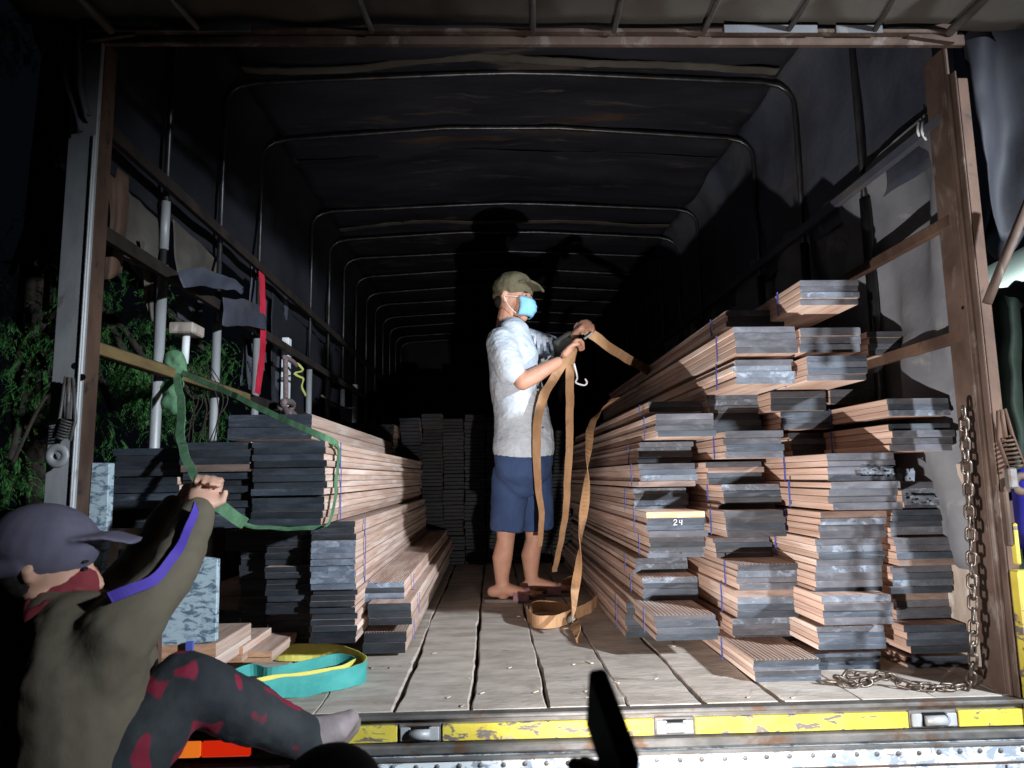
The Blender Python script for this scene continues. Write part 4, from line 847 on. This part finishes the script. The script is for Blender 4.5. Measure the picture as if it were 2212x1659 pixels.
for j in range(8):
    for i in range(16): mk.faces.new((rows[j][i], rows[j][i+1], rows[j+1][i+1], rows[j+1][i]))
mk.free()
cpb = bmesh.new(); ellip(cpb, H2(-.018, 0, .05), (.112, .092, .088), hr2, 22, 14); loft(cpb, [H2(-.03, 0, .01), H2(-.09, 0, -.01)], [(.088, .05), (.07, .04)], n=16)
loft(cpb, [H2(.05, 0, .07), H2(.11, 0, .085), H2(.165, 0, .08)], [(.078, .012), (.075, .009), (.05, .006)], hint=(0, 1, 0), n=18)
remesh(mobj('cap', cpb, 'capcloth', hp), .006, 3)
tr = bmesh.new(); kn_ = Q(400, 1475, .05); hip = Q(225, 1690, -.02); ank = Q(668, 1598, .24)
loft(tr, [hip, mixp(hip, kn_, .5), kn_], [.10, .092, .070], n=18); loft(tr, [kn_, mixp(kn_, ank, .4), ank], [.070, .072, .050], n=18)
loft(tr, [Q(200, 1700, .05), Q(330, 1760, .1), Q(360, 1950, .1)], [.10, .09, .08], n=16)
remesh(mobj('trousers', tr, 'trouser', hp), .008, 3, .022, .08)
se = bmesh.new(); loft(se, [ank+Vector((-.02, 0, .01)), Q(700, 1585, .25), Q(735, 1568, .26), Q(757, 1552, .27)], [(.036, .040), (.040, .042), (.044, .034), (.034, .022)], hint=(0, 1, 0), n=16)
shoe = remesh(mobj('shoe', se, 'shoe', hp), .005, 3)
tube('shoe_sole', [Q(690, 1622, .24), Q(735, 1608, .25), Q(768, 1575, .26), Q(772, 1552, .27)], .009, 'sole', shoe, 8, 5)
# bystander: dark hair and shoulders just at the bottom edge
by = thing('person', 'dark-haired bystander whose head just shows at the bottom edge near the sill', 'person')
bb = bmesh.new(); c = PY(715, 1790, 1.0); ellip(bb, c, (.07, .09, .09), None, 20, 14); loft(bb, [c+Vector((0, 0, -.08)), c+Vector((0, 0, -.16))], [.05, .055], n=12); loft(bb, [c+Vector((-.18, 0, -.22)), c+Vector((0, 0, -.17)), c+Vector((.18, 0, -.22))], [.06, .075, .06], n=12)
loft(bb, [c+Vector((0, 0, -.2)), c+Vector((0, 0, -.5))], [(.17, .11), (.15, .1)], hint=(1, 0, 0), n=16)
remesh(mobj('body', bb, 'skin', by), .009, 3)
bb = bmesh.new(); ellip(bb, c+Vector((0, -.012, .02)), (.078, .098, .085), None, 20, 14); mobj('hair', bb, 'black', by, True)
bb = bmesh.new(); loft(bb, [c+Vector((-.2, 0, -.24)), c+Vector((0, 0, -.19)), c+Vector((.2, 0, -.24))], [.075, .085, .075], n=14); loft(bb, [c+Vector((0, 0, -.22)), c+Vector((0, 0, -.55))], [(.19, .13), (.17, .12)], hint=(1, 0, 0), n=16); remesh(mobj('sweater', bb, 'black', by), .01, 3)
# slim black phone seen edge on, close to the camera, with the fingertips under it
ph = thing('phone', 'slim black phone seen edge-on, blurred, held up close at the bottom of the view', 'phone')
a, b = PY(1282, 1558, .62), PY(1318, 1665, .58); ax = (b-a).normalized(); sd = Vector((1, 0, 0)); sd = (sd-ax*sd.dot(ax)).normalized(); dn = ax.cross(sd)
bm = bmesh.new(); hexa(bm, [p + sd*s*.0075 + dn*t for p in (b+ax*.04, a) for s, t in ((-1, -.002), (1, -.002), (1, .06), (-1, .06))], bev=.0035); mobj('phone_body', bm, 'black', ph)
tag(mobj('hand', (lambda q: (palm(q, b+Vector((.045, .02, -.10)), (0, 0, 1), (1, 0, 0)), fingers(q, b+Vector((.04, .02, -.10)), (-.2, 0, 1), (-1, 0, .1), (.2, .9, 0), .5), q)[2])(bmesh.new()), 'skin2', None, True), 'blurred fingers just under the black phone at the bottom edge', 'hand')

# ================================================================== OUTSIDE
def foliage(bm, c, r, n, size, droop=.8, seed=0):
    """drooping sprays: a bent stem with narrow leaflets down both sides"""
    rr = random.Random(seed)
    for _ in range(n):
        v = Vector((rr.gauss(0, 1), rr.gauss(0, 1), rr.gauss(0, 1))).normalized()*rr.random()**.5
        p = Vector(c)+Vector((v.x*r[0], v.y*r[1], v.z*r[2]))
        if mnoise.noise(p*4.5) < -.10: continue
        d = Vector((rr.uniform(-1, 1), rr.uniform(-1, 1), rr.uniform(-.6, .3))).normalized(); ln = rr.uniform(.05, .13); k = 9; sz = rr.uniform(.6, 1.3)
        for j in range(k):
            d = (d+Vector((0, 0, -.16))).normalized(); p = p+d*ln/k; sd = d.cross(Vector((rr.uniform(-.3, .3), rr.uniform(-.3, .3), 1))).normalized()
            for sg in (-1, 1):
                e = (d*.8+sd*sg*.6+Vector((0, 0, -.35))).normalized(); L = size*sz*rr.uniform(.6, 1.2)*(1-.04*j); w_ = e.cross(d).normalized().cross(e)*L*.10
                f = bm.faces.new([bm.verts.new(x) for x in (p, p+e*L*.45+w_, p+e*L, p+e*L*.45-w_)]); f.material_index = 1 if rr.random() < .015 else 0
def tree(x, y, label, blobs, seed, h=3.2):
    t = thing('tree', label, 'tree', 'trees in the dark left of the truck')
    tube('trunk', [(x, y, -1.16), (x+.05, y, .2), (x-.08, y+.05, 1.2), (x, y, h)], .07, 'bark', t, 9, 5)
    for i, (bx, by_, bz, br_, n) in enumerate(blobs):
        tube('branch', [(x-.02, y, bz+.35), ((x+bx)/2, (y+by_)/2, bz+.42), (bx, by_, bz+.1)], .014, 'bark', t, 6, 5)
        bm = bmesh.new(); foliage(bm, (bx, by_, bz), (br_, br_, br_*1.15), int(n*.42), .024, seed=seed*31+i); mobj('foliage', bm, ['leaf', 'leaf_dry'], t)
def W3(px, py, Y): p = PY(px, py, Y); return p.x, p.y, p.z
b1 = [(*W3(290, 660, 3.0), .18, 500), (*W3(275, 830, 2.95), .26, 1500), (*W3(330, 860, 2.9), .18, 900), (*W3(440, 800, 3.5), .22, 800), (*W3(430, 920, 3.3), .16, 500), (*W3(240, 940, 2.8), .16, 500), (*W3(360, 740, 3.2), .16, 400)]
tree(b1[1][0]-.55, 3.3, 'drooping green tree seen through the open left side of the truck', b1, 1)
b2 = [(*W3(20, 30, 2.3), .14, 500), (*W3(95, 720, 2.9), .2, 400), (*W3(30, 850, 3.0), .3, 500), (*W3(20, 1050, 2.8), .26, 500), (*W3(60, 560, 3.2), .3, 300), (*W3(20, 640, 3.0), .2, 300), (*W3(90, 940, 3.0), .22, 300)]
tree(b2[3][0]-.3, 3.4, 'dark leafy tree left of the galvanised corner post', b2, 2)
tube('tmp', [(0, 0, 0), (0, 0, .1)], .01, 'bark'); bpy.data.objects.remove(bpy.data.objects['tmp'])
bt = thing('bare_branches', 'tangle of thin bare twigs hanging behind the green strap', 'twigs')
for i in range(9):
    x0 = 392+i*9; tube('twig', [PY(x0-10, 790, 2.9), PY(x0+22+6*math.sin(i), 850+5*i % 30, 2.9), PY(x0+16+10*math.cos(i*2), 905, 2.9), PY(x0+6, 955, 2.9)], .0022, 'bark', bt, 5, 5)
tag(tube('bent_twig', [PY(-5, 566, 2.6), PY(50, 566, 2.6), PY(95, 550, 2.6), PY(125, 528, 2.6)], .006, 'bark', None, 6, 5), 'single bent pale twig left of the galvanised post', 'twig')
tag(tube('leaning_stick', [PY(28, 1000, 2.3), PY(60, 930, 2.35), PY(88, 875, 2.4), PY(140, 800, 2.5)], .006, 'bark', None, 6, 5), 'thin stick leaning behind the left spring latch', 'stick')
# weeds at the lower left
wd = bmesh.new(); rr = random.Random(5)
for _ in range(1500):
    p = Vector((rr.uniform(-2.6, -1.0), rr.uniform(1.2, 3.4), -1.15)); h = rr.uniform(.15, .75)*(1 if rr.random() < .5 else .5); d = Vector((rr.uniform(-.5, .5), rr.uniform(-.5, .5), 1)).normalized(); s = d.cross(Vector((rr.uniform(-1, 1), rr.uniform(-1, 1), 0))).normalized()*.008
    q = [p-s, p+s, p+d*h*.6+s*1.4, p+d*h+Vector((rr.uniform(-.1, .1), rr.uniform(-.1, .1), -.04)), p+d*h*.6-s*1.4]; f = wd.faces.new([wd.verts.new(x) for x in q]); f.material_index = 1 if rr.random() < .4 else 0
tag(mobj('weeds', wd, ['leaf', 'leaf_dry']), 'tall weeds and yellowing leaves growing left of the truck', 'weeds', kind='stuff')
# lit shed roof with corrugated sheet on the right, cloth below it
shd = thing('shed', 'small shed with brightly lit corrugated sheet roof right of the truck', 'shed')
SX, _y, SZ = PY(2165, 622, 6.0); bm = bmesh.new(); n = 90; ra = []; rb = []
for i in range(n+1):
    u = i/n; yy = 5.2+3.4*u; z = .02*math.cos(u*n*math.pi/3)
    ra.append(bm.verts.new((SX-.15, yy, SZ-.05+z))); rb.append(bm.verts.new((SX+2.6, yy, SZ+1.35+z)))
for i in range(n): bm.faces.new((ra[i], ra[i+1], rb[i+1], rb[i]))
mobj('roof_sheet', bm, 'sheet', shd).modifiers.new('s', 'SOLIDIFY').thickness = .004
boxo('wall', (SX+.1, SX+2.4, 5.5, 8.3, -1.15, SZ-.02), 'greencloth', shd)
dr = cloth('hung_cloth', lambda u, v: PY(2138+(2420-2138)*u, 640+620*v+20*math.sin(u*4), 2.6+.06*math.sin(u*26)), 30, 30, 'greencloth', None, amp=.03, fs=3, seed=8)
tag(dr, 'dark green tarpaulin hanging in folds outside the right corner post', 'tarpaulin')
tag(cloth('hung_cloth', lambda u, v: PY(2140+(2420-2140)*u, 618+50*v, 2.7+.3*v), 20, 6, 'greencloth', None, amp=.02, seed=2), 'crumpled green cover just below the bright roof edge', 'tarpaulin')
bb = bmesh.new(); loft(bb, [PY(2222, 1150, 2.3), PY(2222, 1050, 2.3)], [.06, .06], n=16); tag(mobj('blue_can', bb, 'bluebarrel', None, True), 'blue plastic can at the right edge beside the yellow post foot', 'can')
print('bundles', NB, 'objects', len(bpy.data.objects))
